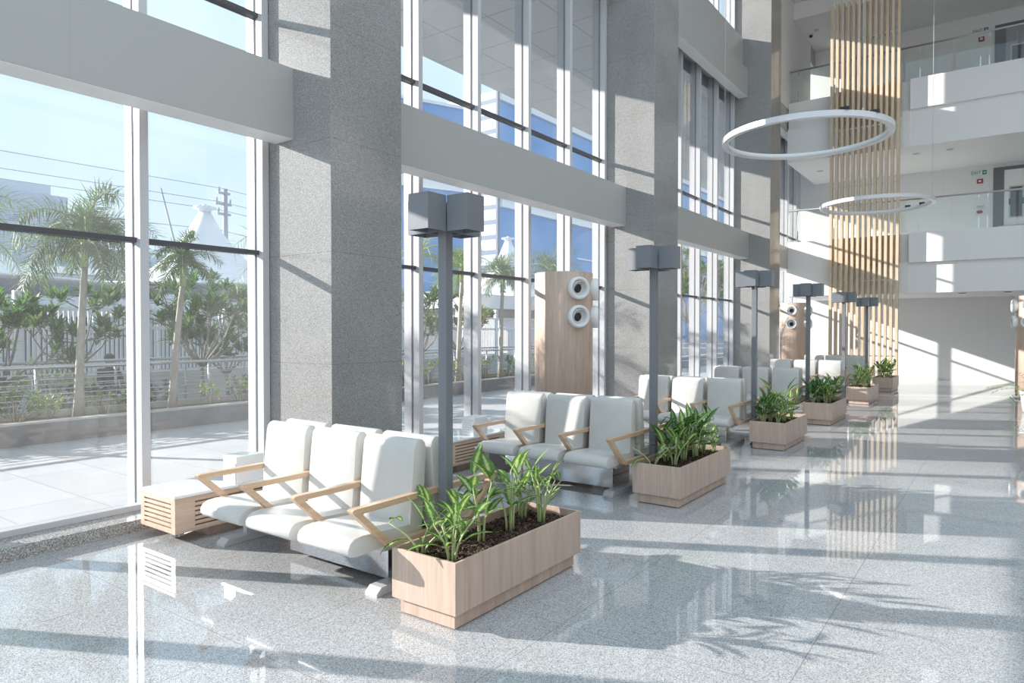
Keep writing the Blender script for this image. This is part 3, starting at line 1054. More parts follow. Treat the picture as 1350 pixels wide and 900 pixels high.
for pk, plist in enumerate((P1, P2, P3, P4, P5, P6)):
    for i, (x, y, pt, sc, rz) in enumerate(plist):
        nth = pos_w[i] if i < len(plist) - 1 else 'last'
        lab = '%s, %s from the near end of the %s planter' % (look[pt], nth, ORD[pk] if pk < 5 else 'farthest')
        grp = 'plants in the oak planters'
        if pt not in first_use:
            o = make_plant('leafy_plant', lab, **SPEC[pt])
            o['group'] = grp
            first_use[pt] = o
            o.location = (x, y, Z_SOIL)
            o.rotation_euler = (0, 0, rz)
            o.scale = (sc,) * 3
        else:
            o = dup(first_use[pt], (x, y, Z_SOIL), rz, lab, grp, sc)

# ---------------------------------------------------------------- lamp posts
def make_lamp(label):
    t = thing('lamp_post', label, 'lamp post', (-2.945, 3.34, 0), 0, 'square lamp posts beside the planters')
    MB().box(-0.034, 0.034, -0.034, 0.034, 0.012, 2.46, 0.003).build('post', M['post'], t)
    MB().box(-0.036, 0.05, -0.09, 0.09, 0.0, 0.012, 0.002).build('base_plate', M['post'], t)
    for dx, dy in ((0, -1), (1, 0), (0, 1), (-1, 0)):
        cx, cy = dx * 0.17, dy * 0.17
        mb = MB()
        w, z0, z1, th = 0.083, 2.275, 2.50, 0.006
        o_ = [(cx - w, cy - w), (cx + w, cy - w), (cx + w, cy + w), (cx - w, cy + w)]
        i_ = [(cx - w + th, cy - w + th), (cx + w - th, cy - w + th), (cx + w - th, cy + w - th), (cx - w + th, cy + w - th)]
        mb.loop_strip(i_, o_, 'Z', z0, z1 - 0.008)
        mb.box(cx - w, cx + w, cy - w, cy + w, z1 - 0.008, z1, 0.002)
        h = mb.build('lamp_head', M['post'], t)
        MB().box(cx - w + th, cx + w - th, cy - w + th, cy + w - th, z0 + 0.04, z0 + 0.05).build('lens', M['lamp_dark'], h)
        ax, ay = dx * 0.0605, dy * 0.0605
        MB().box(ax - (0.028 if dx else 0.015), ax + (0.028 if dx else 0.015), ay - (0.028 if dy else 0.015), ay + (0.028 if dy else 0.015), 2.36, 2.42).build('bracket', M['lamp_dark'], t)
    return t


LY = [3.34, 6.58, 10.08, 13.4, 16.85, 20.0]
lamp_lab = ['nearest grey lamp post with four square heads, rising behind the closest planter',
            'second grey lamp post from the camera, beside the second planter', 'third grey lamp post from the camera, beside the third planter',
            'fourth grey lamp post from the camera, before the far round air tower', 'fifth grey lamp post from the camera, sunlit on its left side',
            'farthest grey lamp post, standing before the timber slats']
lamps = [make_lamp(lamp_lab[0])]
for k in range(1, 6):
    lamps.append(dup(lamps[0], (-2.945, LY[k], 0), label=lamp_lab[k]))


# ---------------------------------------------------------------- round wooden air towers with jet nozzles
def nozzle(parent, ang, z, r, tilt):
    m4 = Matrix.Rotation(ang, 4, 'Z') @ Matrix.Translation((r + 0.022, 0, z)) @ Matrix.Rotation(R(90), 4, 'Y')
    n = MB().lathe([(0.10, -0.075), (0.155, -0.075), (0.16, 0.02), (0.155, 0.05), (0.135, 0.062), (0.118, 0.055), (0.112, 0.03), (0.10, 0.0)], 36, close=True, mat4=m4).build('nozzle', M['white_plastic'], parent)
    m5 = m4 @ Matrix.Rotation(tilt * 0.6, 4, 'Y') @ Matrix.Rotation(-0.15, 4, 'X')
    MB().lathe([(0.112, 0.036), (0.104, 0.036), (0.098, 0.026), (0.066, -0.004), (0.056, -0.004), (0.056, -0.03), (0.112, -0.03)], 32, close=True, mat4=m5).build('cone', M['cone'], n)
    m6 = m5 @ Matrix.Translation((0.012, -0.006, 0.0))
    MB().lathe([(0.0, 0.0), (0.057, 0.0), (0.057, -0.012), (0, -0.012)], 24, mat4=m6).build('jet_opening', M['black'], n)


def tower(loc, label, angs, top=2.47):
    t = thing('air_tower', label, 'air tower', loc, 0, 'round wooden air towers')
    r = 0.42
    MB().lathe([(0, 0), (r, 0), (r, top - 0.006), (r - 0.006, top), (0, top)], 64).build('drum', M['wood'], t)
    MB().lathe([(r + 0.001, 0.0), (r + 0.006, 0.0), (r + 0.006, 0.08), (r + 0.001, 0.08)], 64, close=True).build('skirting', M['steel_brushed'], t)
    for a in angs:
        for z, ti in ((2.235, 0.5), (1.84, 0.35)):
            nozzle(t, R(a), z, r, ti)
    return t


tower((-5.2, 8.48, 0), 'round wooden air tower with white nozzles behind the second bench', (-31, 28, 88))
tower((-5.2, 21.9, 0), 'round wooden air tower with four white nozzles in view, far back left of the slats', (-87, -22, 43))
tower((0.62, 20.6, 0), 'round wooden air tower cut off by the right edge of the photo', (-172, -112, 125))

# pot palm beside the right-hand tower, mostly beyond the frame
def make_palmlet():
    t = thing('potted_palm', 'feathery green plant at the right edge in front of the wooden tower', 'plant', (0.47, 17.2, 0))
    MB().lathe([(0, 0.0), (0.17, 0.0), (0.22, 0.40), (0.23, 0.42), (0.205, 0.42), (0.20, 0.36), (0, 0.36)], 28).build('pot', M['white_plastic'], t)
    r = random.Random(3)
    lf, st = MB(), MB()
    lf.open = True
    for k in range(16):
        a = 2 * math.pi * k / 16 + r.uniform(-0.2, 0.2)
        el = r.uniform(0.1, 1.2)
        L = r.uniform(0.55, 0.8)
        pts, d = [Vector((0, 0, 0.36))], Vector((math.cos(a) * math.cos(el), math.sin(a) * math.cos(el), math.sin(el)))
        for i in range(8):
            pts.append(pts[-1] + d * L / 8)
            d = (d + Vector((0, 0, -0.13))).normalized()
        st.tube(pts, [0.006 - 0.0005 * i for i in range(9)], 5, cap=False)
        for i in range(3, 9):
            dd = (pts[i] - pts[i - 1]).normalized()
            sd = dd.cross(Vector((0, 0, 1))).normalized()
            for s in (-1, 1):
                lf.leaf(pts[i], dd * 0.7 + sd * s + Vector((0, 0, 0.2)), Vector((0, 0, 1)), r.uniform(0.16, 0.26), 0.022, 0.5, 4, 0.1)
    st.build('stem', M['stem'], t)
    lf.build('foliage', M['tree_leaf'], t)


make_palmlet()

# ---------------------------------------------------------------- outside: planting bed, railings, fence
bed = sempty('planting_bed')
bed['label'] = 'raised planting bed with a dark stone kerb beyond the terrace'
B('kerb_wall', M['kerb'], -11.60, -11.44, -12, 40, -0.16, 0.285, bed)
B('coping', M['kerb_top'], -11.63, -11.42, -12, 40, 0.285, 0.31, bed)
B('earth', M['earth'], -12.4, -11.60, -12, 40, -0.16, 0.26, bed)
B('back_kerb', M['kerb_top'], -12.5, -12.4, -12, 40, -0.16, 0.36, bed)


def railing(x, ya, yb, z0, z1, step, off, label):
    t = thing('railing', label, 'railing', (x, 0, z0))
    h = z1 - z0
    MB().tube([(0, ya, h), (0, yb, h)], 0.032, 10).build('handrail', M['steel_brushed'], t)
    for k in range(7):
        z = 0.10 + k * (h - 0.22) / 6
        MB().tube([(0.02, ya, z), (0.02, yb, z)], 0.010, 6).build('rod', M['steel_brushed'], t)
    y = ya + off
    while y < yb:
        MB().tube([(0, y, 0), (0, y, h)], 0.026, 8).tube([(0, y, 0), (0, y, 0.012)], 0.05, 10).build('rail_post', M['steel_brushed'], t)
        y += step


railing(-12.45, -6.0, 30.0, 0.36, 1.06, 1.45, 0.2, 'stainless steel railing just behind the planting bed')
railing(-14.6, -6.0, 30.0, -0.16, 1.04, 1.45, 0.9, 'second stainless steel railing farther from the planting bed')

fn = thing('picket_fence', 'tall white picket fence behind the outdoor trees', 'fence', (-17.0, 0, -0.16))
y = -4.0
while y < 34.0:
    MB().box(-0.07, 0.07, y - 0.07, y + 0.07, 0, 2.65, 0.006).build('fence_post', M['fence'], fn)
    mb = MB()
    for k in range(1, 24):
        yy = y + k * 2.4 / 24
        mb.box(-0.02, 0.02, yy - 0.024, yy + 0.024, 0.85, 2.25)
    mb.box(-0.025, 0.025, y + 0.07, y + 2.33, 0.78, 0.85).box(-0.03, 0.03, y + 0.07, y + 2.33, 1.82, 1.9)
    mb.build('picket_panel', M['fence'], fn)
    B('fence_base', M['kerb_top'], -0.09, 0.09, y + 0.07, y + 2.33, 0.0, 0.78, fn)
    y += 2.4
MB().box(-0.03, 0.03, -4.0, 34.0, 2.25, 2.31).build('top_rail', M['fence'], fn)

lb = thing('low_building', 'long low pale building behind the white fence', 'building', (-30.0, 0, -0.16))
B('wall', M['pale_wall'], -2.5, 0, 0, 62, 2.35, 4.0, lb)
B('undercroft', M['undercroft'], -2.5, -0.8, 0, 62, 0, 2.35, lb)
for k in range(11):
    B('pillar', M['pale_wall'], -0.5, -0.1, 0.5 + k * 6, 0.9 + k * 6, 0, 2.35, lb)
for k in range(8):
    B('strip_window', M['dark_window'], 0.0, 0.03, 2 + k * 7.4, 7.6 + k * 7.4, 3.15, 3.5, lb)
B('roof', M['roof_white'], -2.9, 0.6, -0.4, 62.4, 4.0, 4.25, lb)


# ---------------------------------------------------------------- tents
def tent(loc, half, ze, zp, label, twist=0.0):
    t = thing('tent', label, 'tent', loc, twist, 'white peaked tents')
    mb = MB()
    n, S = 12, 4
    rings = []
    for k in range(n + 1):
        q = k / n
        s = half * (1 - q) + 0.21 * q
        z = ze + (zp - ze) * (q ** 3.0)
        ring = []
        for c in range(S):
            a0, a1 = R(45 + 90 * c), R(45 + 90 * (c + 1))
            for j in range(6):
                f = j / 6
                px = (math.cos(a0) * (1 - f) + math.cos(a1) * f) * math.sqrt(2)
                py = (math.sin(a0) * (1 - f) + math.sin(a1) * f) * math.sqrt(2)
                # edge sag towards the centre, round near the top
                sag = 1 - 0.16 * math.sin(math.pi * f) * (1 - q)
                rr = math.hypot(px, py)
                px2, py2 = px * (1 - q) + px / rr * q, py * (1 - q) + py / rr * q
                zz = z + 0.22 * math.sin(math.pi * f) * (1 - q) ** 2
                ring.append(mb.bm.verts.new((px2 * s * sag, py2 * s * sag, zz)))
        rings.append(ring)
    m = len(rings[0])
    for a, b in zip(rings, rings[1:]):
        for i in range(m):
            f = mb.bm.faces.new((a[i], a[(i + 1) % m], b[(i + 1) % m], b[i]))
            f.smooth = True
    mb.open = True
    o = mb.build('membrane', M['fabric'], t)
    sm = o.modifiers.new('thickness', 'SOLIDIFY')
    sm.thickness = 0.05
    MB().lathe([(0, zp), (0.22, zp), (0.22, zp + 0.1), (0.40, zp + 0.14), (0.40, zp + 0.2), (0, zp + 0.26)], 28).build('cap', M['roof_white'], t)
    for c in range(4):
        a = R(45 + 90 * c)
        x, y = math.cos(a) * half * 1.39, math.sin(a) * half * 1.39
        MB().tube([(x, y, 0), (x, y, ze + 0.02)], 0.07, 10).build('pole', M['fence'], t)
    MB().tube([(0, 0, 0), (0, 0, zp + 0.3)], 0.08, 10).build('mast', M['fence'], t)
    # valance
    return t


tent((-24.0, 13.85, -0.16), 4.6, 3.15, 6.15, 'white peaked tent seen through the second pane from the left')
tent((-24.0, 5.6, -0.16), 4.4, 3.05, 6.6, 'white peaked tent at the far left of the photo')
tent((-25.0, 34.2, -0.16), 4.2, 3.6, 7.3, 'white peaked tent seen through the windows beyond the first column')

# kiosk seen through the second bay
kk = thing('kiosk', 'beige outdoor kiosk with a white slab roof behind the palms', 'kiosk', (-18.6, 23.5, -0.16))
B('slab_roof', M['roof_white'], -3, 0.6, -1.6, 5.2, 2.75, 3.35, kk)
B('wall', M['beige'], -2.6, -0.2, -1.2, 4.8, 0.0, 2.75, kk)
for k in range(3):
    B('door_panel', M['pale_wall'] if k < 2 else M['dark_window'], -0.2, -0.16, -0.6 + k * 1.8, 0.5 + k * 1.8, 0.0, 2.2, kk)
B('step', M['kerb_top'], -0.2, 0.7, -1.6, 5.2, 0.0, 0.45, kk)

# ---------------------------------------------------------------- far buildings
bl = thing('office_building', 'tall blue glass office building with a white roof edge', 'building', (-60, 80, -0.16))
B('curtain_wall', M['blue_glass'], -10, 0, 0, 120, 0, 35.3, bl)
B('side_wall', M['side_panels'], -10, 0.0, -0.5, 0.0, 0, 36.6, bl)
B('roof_edge', M['roof_white'], -10.4, 0.4, 0, 120.4, 35.3, 36.6, bl)
B('white_band', M['roof_white'], 0.0, 0.5, 0, 120, 19.8, 21.2, bl)
for z in (9.0, 14.0):
    B('lamp_reflection', M['roof_white'], 0.0, 0.2, 22, 46, z, z + 0.25, bl)  # white bars stand in for room lamps reflected in the window panes
b2 = thing('office_wing', 'lower pale blue glass wing left of the tall office building', 'building', (-60, 63.7, -0.16), R(-23))
B('curtain_wall', M['blue_glass2'], -6, 0, -15, 8.0, 0, 30.6, b2)
B('roof_edge', M['roof_white'], -6.2, 0.2, -15.2, 8.2, 30.6, 31.0, b2)
B('white_band', M['roof_white'], 0.0, 0.4, -15, 8.0, 19.8, 21.2, b2)
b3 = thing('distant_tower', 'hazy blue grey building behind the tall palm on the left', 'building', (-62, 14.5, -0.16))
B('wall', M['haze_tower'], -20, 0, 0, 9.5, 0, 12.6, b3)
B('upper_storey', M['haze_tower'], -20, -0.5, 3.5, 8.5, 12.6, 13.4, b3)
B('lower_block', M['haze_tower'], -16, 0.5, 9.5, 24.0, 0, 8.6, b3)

# ---------------------------------------------------------------- utility pole, wires, leaning mast
up = thing('utility_pole', 'grey utility pole with crossarms standing beyond the tent', 'utility pole', (-35.0, 21.4, -0.16))
MB().tube([(0, 0, 0), (0, 0, 9.6)], [0.17, 0.12], 10).build('pole', M['pole'], up)
for z, hw in ((9.35, 0.45), (8.75, 0.6), (8.2, 0.5)):
    B('crossarm', M['pole'], -0.06, 0.06, -hw, hw * 0.6, z - 0.06, z + 0.06, up)
for z, yy in ((9.45, -0.35), (8.85, -0.5), (8.85, 0.3), (8.3, -0.4)):
    MB().tube([(0, yy, z), (0, yy, z + 0.22)], [0.06, 0.04], 8).build('insulator', M['pole'], up)
for k, (z, zl, zr) in enumerate(((9.6, 9.5, 8.6), (8.85, 8.75, 7.7), (8.4, 8.3, 7.2), (7.3, 6.9, 5.4))):
    mb = MB()
    pts = [(-35, 21.1 + (j - 12) * 2.2, (z + (zl - z) * (12 - j) / 12 if j < 12 else z + (zr - z) * (j - 12) / 8) - 0.16 - 0.012 * min(j, abs(12 - j), abs(24 - j))) for j in range(0, 21)]
    mb.tube(pts, 0.018, 5)
    tag(mb.build('power_line', M['pole']), ['topmost', 'second from the top of the', 'third from the top of the', 'lowest'][k] + ' thin overhead power line crossing the sky at the utility pole' if k in (0, 3) else
        ['', 'second highest', 'second lowest', ''][k] + ' thin overhead power line crossing the sky at the utility pole', 'power line', 'overhead power lines')
mb = MB().tube([(-35.0, 17.85, 8.9), (-35.0, 18.95, 4.6), (-35.0, 19.9, 0.0)], [0.04, 0.06, 0.09], 8)
tag(mb.build('leaning_mast', M['pole']), 'thin dark leaning mast above the small palm', 'mast')


# ---------------------------------------------------------------- palms, trees, shrubs
def make_palm(name, label, seed, height, nfr, flen, bushy, m, lean=(0, 0), loc=(0, 0, 0)):
    r = random.Random(seed)
    t = thing(name, label, 'palm tree', loc, 0, 'palms along the planting bed')
    top = Vector((lean[0], lean[1], height))
    tp = [Vector((lean[0] * (k / 8) ** 1.5, lean[1] * (k / 8) ** 1.5, height * k / 8)) for k in range(9)]
    tr = [0.095, 0.075, 0.066, 0.062, 0.058, 0.055, 0.052, 0.052, 0.045]
    MB().tube(tp, tr, 10).build('trunk', M['bark'], t)
    MB().tube([top - Vector((0, 0, 0.02)), top + Vector((0, 0, 0.35)), top + Vector((0, 0, 0.6))], [0.06, 0.055, 0.02], 8).build('crown_shaft', M['stem'], t)
    fr, rc = MB(), MB()
    fr.open = True
    for k in range(nfr):
        a = k * 2.399 + r.uniform(-0.25, 0.25)
        el = 1.15 - 1.1 * (k / nfr) + r.uniform(-0.1, 0.1)
        L = flen * r.uniform(0.8, 1.05)
        d = Vector((math.cos(a) * math.cos(el), math.sin(a) * math.cos(el), math.sin(el)))
        p = [top + Vector((0, 0, 0.3 + 0.2 * (1 - k / nfr)))]
        ns = 12
        for i in range(ns):
            p.append(p[-1] + d * L / ns)
            d = (d + Vector((0, 0, -0.19))).normalized()
        rc.tube(p, [0.02 - 0.0014 * i for i in range(ns + 1)], 5, cap=False)
        for i in range(2, ns + 1):
            dd = (p[i] - p[i - 1]).normalized()
            sd = dd.cross(Vector((0, 0, 1)))
            sd = sd.normalized() if sd.length > 1e-3 else Vector((1, 0, 0))
            uu = sd.cross(dd)
            for h in (0.0, 0.5):
                b_ = p[i - 1].lerp(p[i], h)
                for q in range(bushy):
                    an = (q / bushy) * 2 * math.pi + r.uniform(-0.4, 0.4) if bushy > 2 else (math.pi * q + r.uniform(-0.2, 0.2) + 0.25 * (1 if q == 0 else -1))
                    dr = dd * r.uniform(0.6, 1.0) + sd * math.cos(an) + uu * math.sin(an)
                    fr.leaf(b_, dr, uu, L * r.uniform(0.2, 0.34) * (1.15 - 0.5 * i / ns), 0.017, 0.6, 3, 0.15)
    rc.build('frond_rib', M['stem'], t)
    fr.build('frond', M[m], t)
    return t


make_palm('palm_tree', 'tall bushy palm with a pale bent trunk in the left window', 5, 2.42, 17, 1.35, 8, 'palm_leaf', (0.02, 0.10), (-12.05, 4.80, 0.26))
make_palm('palm_tree', 'thin palm with a small crown in the second window pane', 8, 2.2, 11, 0.9, 7, 'palm_leaf', (0.0, 0.2), (-12.0, 6.30, 0.26))
make_palm('palm_tree', 'bright green palm entering at the left edge of the photo', 9, 2.45, 14, 1.35, 5, 'palm_bright', (0.0, 0.0), (-11.9, 3.05, 0.26))
make_palm('palm_tree', 'palm whose fronds reach in from the right of the second window pane', 21, 2.45, 13, 1.8, 4, 'palm_leaf', (0.0, 0.0), (-11.9, 8.9, 0.26))
make_palm('palm_tree', 'first thin palm beyond the first column, at the left of its bay', 31, 2.9, 10, 1.2, 2, 'palm_bright', (0.0, 0.0), (-12.0, 12.7, 0.26))
make_palm('palm_tree', 'second thin palm beyond the first column, just right of the lamp post', 32, 2.7, 10, 1.2, 6, 'palm_bright', (0.05, 0.1), (-11.9, 14.0, 0.26))
make_palm('palm_tree', 'third palm beyond the first column, in front of the kiosk', 33, 2.55, 14, 1.2, 7, 'palm_leaf', (0.0, 0.1), (-11.9, 15.9, 0.26))
make_palm('palm_tree', 'palm partly hidden by the round wooden air tower', 34, 2.9, 12, 1.3, 6, 'palm_leaf', (0.0, 0.1), (-11.9, 18.4, 0.26))


def make_tree(name, label, seed, h, spread, nb, m, loc, leafL=(0.2, 0.34), leafW=0.085, per=24, group='leafy trees outside'):
    r = random.Random(seed)
    t = thing(name, label, 'tree', loc, 0, group)
    tk, lf = MB(), MB()
    lf.open = True
    fork = Vector((r.uniform(-0.05, 0.05), r.uniform(-0.1, 0.1), h * 0.38))
    tk.tube([(0, 0, 0), fork * 0.5 + Vector((0.02, 0.02, 0)), fork], [0.05, 0.042, 0.036], 8)
    tips = []
    for k in range(nb):
        a = 2 * math.pi * k / nb + r.uniform(-0.4, 0.4)
        rad = spread * (0.35 + 0.65 * r.random())
        tip = Vector((math.cos(a) * rad, math.sin(a) * rad, h * r.uniform(0.62, 1.0)))
        mid = fork.lerp(tip, 0.5) + Vector((math.cos(a) * rad * 0.12, math.sin(a) * rad * 0.12, -0.06))
        tk.tube([fork, mid, tip], [0.024, 0.016, 0.009], 6)
        tips.append((tip, (tip - mid).normalized()))
        for s in range(2):
            t2 = tip + Vector((r.uniform(-1, 1), r.uniform(-1, 1), r.uniform(-0.6, 0.7))) * spread * 0.38
            tk.tube([mid.lerp(tip, 0.6), t2], [0.016, 0.01], 5)
            tips.append((t2, (t2 - mid).normalized()))
    for tip, d in tips:
        for k in range(per):
            a = k * 2.399
            el = r.uniform(-0.35, 1.1)
            dr = Vector((math.cos(a) * math.cos(el), math.sin(a) * math.cos(el), math.sin(el))) + d * 0.35
            lf.leaf(tip + Vector((r.uniform(-0.04, 0.04), r.uniform(-0.04, 0.04), r.uniform(-0.06, 0.06))), dr, Vector((0, 0, 1)),
                    r.uniform(*leafL), leafW, 0.5, 3, 0.2)
    tk.build('trunk', M['branch'], t)
    lf.build('foliage', M[m], t)
    return t


make_tree('frangipani_tree', 'leafy frangipani tree at the left edge of the left window', 41, 2.25, 0.85, 9, 'tree_leaf', (-14.0, 4.45, -0.16))
make_tree('frangipani_tree', 'forked frangipani tree behind the tall palm trunk', 42, 2.75, 1.0, 8, 'tree_leaf', (-14.0, 5.6, -0.16))
make_tree('frangipani_tree', 'bright broad frangipani tree in the second window pane', 43, 2.7, 1.15, 18, 'tree_leaf', (-13.6, 7.75, -0.16))
make_tree('frangipani_tree', 'low dark frangipani tree in front of the fence in the second window pane', 44, 1.9, 0.8, 8, 'tree_leaf', (-15.2, 9.3, -0.16))
make_tree('garden_tree', 'leafy tree seen between the lamp post and the first column', 45, 2.9, 0.9, 9, 'tree_leaf', (-13.6, 14.4, -0.16))
make_tree('garden_tree', 'leafy tree right of the nearest lamp post beyond the glass', 46, 3.0, 0.9, 9, 'tree_leaf', (-13.6, 16.0, -0.16))
make_tree('garden_tree', 'tall green tree seen through the left panes beyond the second column', 47, 5.6, 2.3, 22, 'tree_leaf', (-13.0, 33.5, -0.16), (0.3, 0.5), 0.15, 34)
make_tree('garden_tree', 'tall green tree seen through the right panes beyond the second column', 48, 5.8, 2.4, 22, 'tree_leaf', (-12.6, 38.5, -0.16), (0.3, 0.5), 0.15, 34)


def make_shrub(name, label, seed, h, w, n, m, loc):
    r = random.Random(seed)
    t = thing(name, label, 'shrub', loc, 0, 'shrubs in the planting bed')
    tk, lf = MB(), MB()
    lf.open = True
    for k in range(n):
        a = r.uniform(0, 6.283)
        rad = w * math.sqrt(r.random())
        tip = Vector((math.cos(a) * rad * 0.6, math.sin(a) * rad, h * r.uniform(0.45, 1.0)))
        tk.tube([(tip.x * 0.2, tip.y * 0.2, 0), tip * 0.6, tip], [0.008, 0.006, 0.004], 4)
        for j in range(9):
            aa = j * 2.399
            el = r.uniform(-0.3, 1.0)
            lf.leaf(tip + Vector((0, 0, -0.05 * (j % 3))), (math.cos(aa) * math.cos(el), math.sin(aa) * math.cos(el), math.sin(el)), (0, 0, 1), r.uniform(0.07, 0.13), 0.045, 0.4, 3, 0.2)
    tk.build('stem', M['branch'], t)
    lf.build('foliage', M[m], t)
    return t


sh = [make_shrub('shrub', '', 60 + k, 0.5, 0.38, 14, ('shrub_leaf', 'shrub_leaf', 'tree_leaf')[k], (0, 0, 0)) for k in range(3)]
hd = [make_shrub('hedge_shrub', '', 70 + k, 0.85, 0.62, 60, 'hedge_leaf', (0, 0, 0)) for k in range(2)]
ys = [2.7, 3.35, 3.9, 4.35, 5.15, 5.6, 7.0, 7.6, 8.2]
ordn = ['first', 'second', 'third', 'fourth', 'fifth', 'sixth', 'seventh', 'eighth', 'ninth', 'tenth']
for i, y in enumerate(ys):
    lab = 'low yellow-green shrub on the kerb outside the nearest bay, %s from the left' % ordn[i]
    src = sh[i % 3] if i != 5 else sh[0]
    if i < 3:
        o = src
        o.location = (-11.95, y, 0.26)
        o['label'] = lab
    else:
        o = dup(src, (-11.95, y, 0.26), i * 1.3, lab, scale=(0.8, 0.8, 0.75 + 0.07 * (i % 4)))
for i, y in enumerate([10.9, 12.2, 12.9, 13.6, 14.4, 15.2, 16.3, 17.2, 18.2, 19.3]):
    dup(sh[(i + 2) % 3], (-11.95, y, 0.26), i * 2.1, 'green shrub on the kerb beyond the first column, %s from the left' % ordn[i], scale=(1.0, 1.2, 1.25))
for i, y in enumerate([3.2, 4.3, 5.4, 6.4]):
    lab = 'brownish hedge shrub between the two railings, %s from the left' % ordn[i]
    if i < 2:
        o = hd[i]
        o.location = (-13.5, y, -0.16)
        o['label'] = lab
        o['group'] = 'hedge shrubs between the railings'
    else:
        o = dup(hd[i % 2], (-13.5, y, -0.16), i * 1.0, lab, 'hedge shrubs between the railings')
for i, y in enumerate([4.9, 5.7, 6.5]):
    dup(sh[i % 2], (-15.7, y, -0.16), 1.7 * i, 'bright green shrub before the white fence, %s of three from the left' % ordn[i], 'shrubs in front of the fence', scale=(1.2, 1.2, 2.3))
for i, y in enumerate([8.9, 9.9]):
    dup(hd[i], (-13.5, y, -0.16), 2 + i, 'brownish hedge shrub at the right of the second window pane, %s of two' % ('left', 'right')[i], 'hedge shrubs between the railings')


# ---------------------------------------------------------------- a person resting behind the railings
def make_person():
    t = thing('person', 'person with dark hair and dark clothes sitting behind the railings left of the first mullion', 'person', (-15.4, 6.73, -0.16), 0)
    # pelvis, belly, chest, neck, head base, brow, crown; arms; legs (seated, facing +X)
    P = [(0, 0, 0.52), (0.0, 0, 0.68), (0.01, 0, 0.86), (0.02, 0, 1.0), (0.03, 0, 1.07), (0.04, 0, 1.16), (0.03, 0, 1.25),
         (0.0, 0.17, 0.95), (0.06, 0.23, 0.72), (0.26, 0.16, 0.62), (0.34, 0.13, 0.60),
         (0.0, -0.17, 0.95), (0.06, -0.23, 0.72), (0.26, -0.16, 0.62), (0.34, -0.13, 0.60),
         (0.1, 0.09, 0.52), (0.42, 0.11, 0.52), (0.40, 0.11, 0.12), (0.42, 0.11, 0.05), (0.56, 0.12, 0.04),
         (0.1, -0.09, 0.52), (0.42, -0.11, 0.52), (0.40, -0.11, 0.12), (0.42, -0.11, 0.05), (0.56, -0.12, 0.04)]
    E_ = [(0, 1), (1, 2), (2, 3), (3, 4), (4, 5), (5, 6), (2, 7), (7, 8), (8, 9), (9, 10), (2, 11), (11, 12), (12, 13), (13, 14),
          (0, 15), (15, 16), (16, 17), (17, 18), (18, 19), (0, 20), (20, 21), (21, 22), (22, 23), (23, 24)]
    rad = [0.14, 0.13, 0.145, 0.07, 0.06, 0.095, 0.07, 0.065, 0.048, 0.036, 0.03, 0.065, 0.048, 0.036, 0.03,
           0.095, 0.07, 0.045, 0.042, 0.03, 0.095, 0.07, 0.045, 0.042, 0.03]
    return t, P, E_, rad


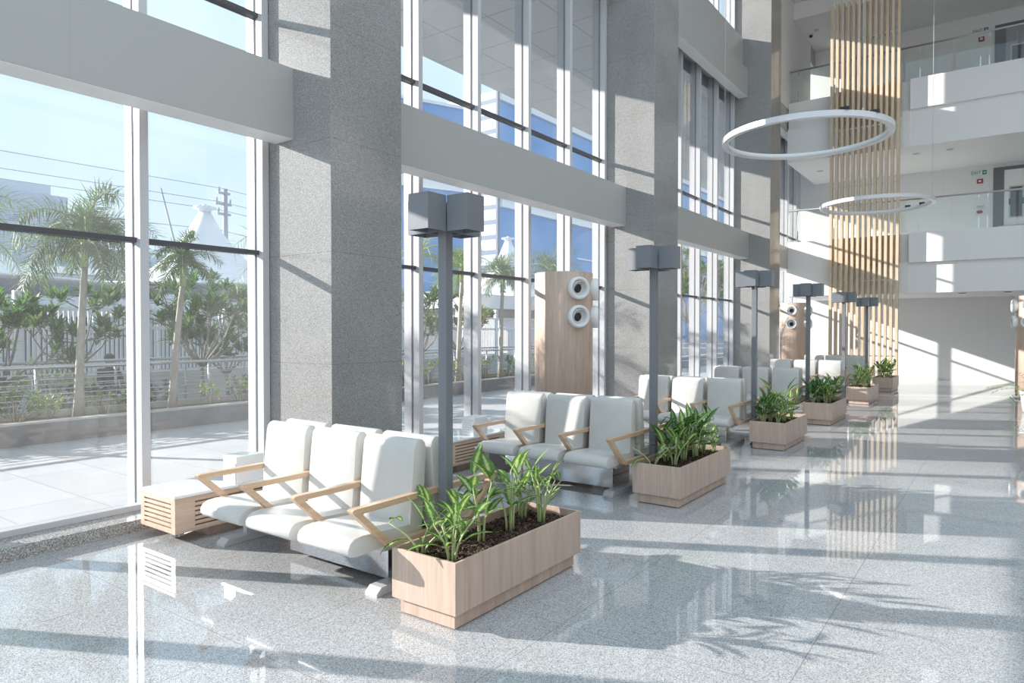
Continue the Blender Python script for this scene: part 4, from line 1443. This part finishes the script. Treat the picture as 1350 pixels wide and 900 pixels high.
def person():
    t, P, E_, rad = make_person()
    me = bpy.data.meshes.new('body')
    me.from_pydata(P, E_, [])
    o = bpy.data.objects.new('body', me)
    COL.objects.link(o)
    bpy.context.view_layer.objects.active = o
    sk = o.modifiers.new('skin', 'SKIN')
    bm = bmesh.new()
    bm.from_mesh(me)
    ly = bm.verts.layers.skin.verify()
    for v, r in zip(bm.verts, rad):
        v[ly].radius = (r, r)
    bm.verts.ensure_lookup_table()
    bm.verts[0][ly].use_root = True
    bm.to_mesh(me)
    bm.free()
    ss = o.modifiers.new('sub', 'SUBSURF')
    ss.levels = ss.render_levels = 2
    me.materials.append(M['cloth_dark'])
    me.materials.append(M['skin'])
    dg = bpy.context.evaluated_depsgraph_get()
    me2 = bpy.data.meshes.new_from_object(o.evaluated_get(dg))
    bpy.data.objects.remove(o)
    b = bpy.data.objects.new('body', me2)
    COL.objects.link(b)
    b.parent = t
    for p in me2.polygons:
        p.use_smooth = True
        c = p.center
        p.material_index = 1 if (c.z > 1.03 or (c.x > 0.28 and 0.54 < c.z < 0.68 and abs(c.y) < 0.2)) else 0
    for s_ in (-1, 1):
        mb = MB()
        for k in range(4):
            y = s_ * (0.105 + 0.016 * k)
            mb.tube([(0.33, y, 0.605), (0.375, y, 0.60), (0.40, y, 0.58)], [0.009, 0.008, 0.006], 6)
        mb.tube([(0.32, s_ * 0.10, 0.61), (0.345, s_ * 0.075, 0.60), (0.37, s_ * 0.07, 0.585)], [0.010, 0.009, 0.007], 6)
        mb.build('fingers', M['skin'], t)
    mb = MB()
    mb.lathe([(0, 0.10), (0.06, 0.09), (0.098, 0.045), (0.106, 0.0), (0.10, -0.05), (0.085, -0.09), (0.07, -0.05), (0.0, 0.0)], 20)
    h = mb.build('hair', M['hair'], t)
    h.location = (0.018, 0, 1.215)
    h.rotation_euler = (0, R(-14), 0)
    mb = MB()
    mb.tube([(0.128, 0, 1.19), (0.15, 0, 1.15), (0.13, 0, 1.135)], [0.012, 0.018, 0.01], 8)
    mb.build('nose', M['skin'], t)
    mb = MB().box(0.118, 0.132, -0.028, 0.028, 1.095, 1.105, 0.003)
    mb.build('mouth', M['lip'], t)
    for s_ in (-1, 1):
        MB().lathe([(0, -0.01), (0.01, 0), (0, 0.01)], 10, mat4=Matrix.Translation((0.125, s_ * 0.035, 1.178))).build('eye', M['black'], t)
        MB().lathe([(0, -0.03), (0.014, 0), (0, 0.03)], 10, mat4=Matrix.Translation((0.035, s_ * 0.1, 1.16))).build('ear', M['skin'], t)
    w = thing('garden_bench', 'low stone block carrying the person behind the railings', 'bench', (-15.5, 6.73, -0.16))
    MB().box(-0.22, 0.22, -0.7, 0.7, 0.34, 0.40, 0.01).build('seat', M['kerb_top'], w)
    MB().box(-0.18, 0.18, -0.6, 0.6, 0.0, 0.34, 0.01).build('base', M['kerb'], w)


M['cloth_dark'] = mat('dark clothing', (0.035, 0.035, 0.045), 0.8)
M['skin'] = mat('brown skin', (0.28, 0.16, 0.11), 0.5)
M['hair'] = mat('black hair', (0.012, 0.010, 0.010), 0.5)
M['lip'] = mat('lips', (0.25, 0.10, 0.09), 0.5)
person()
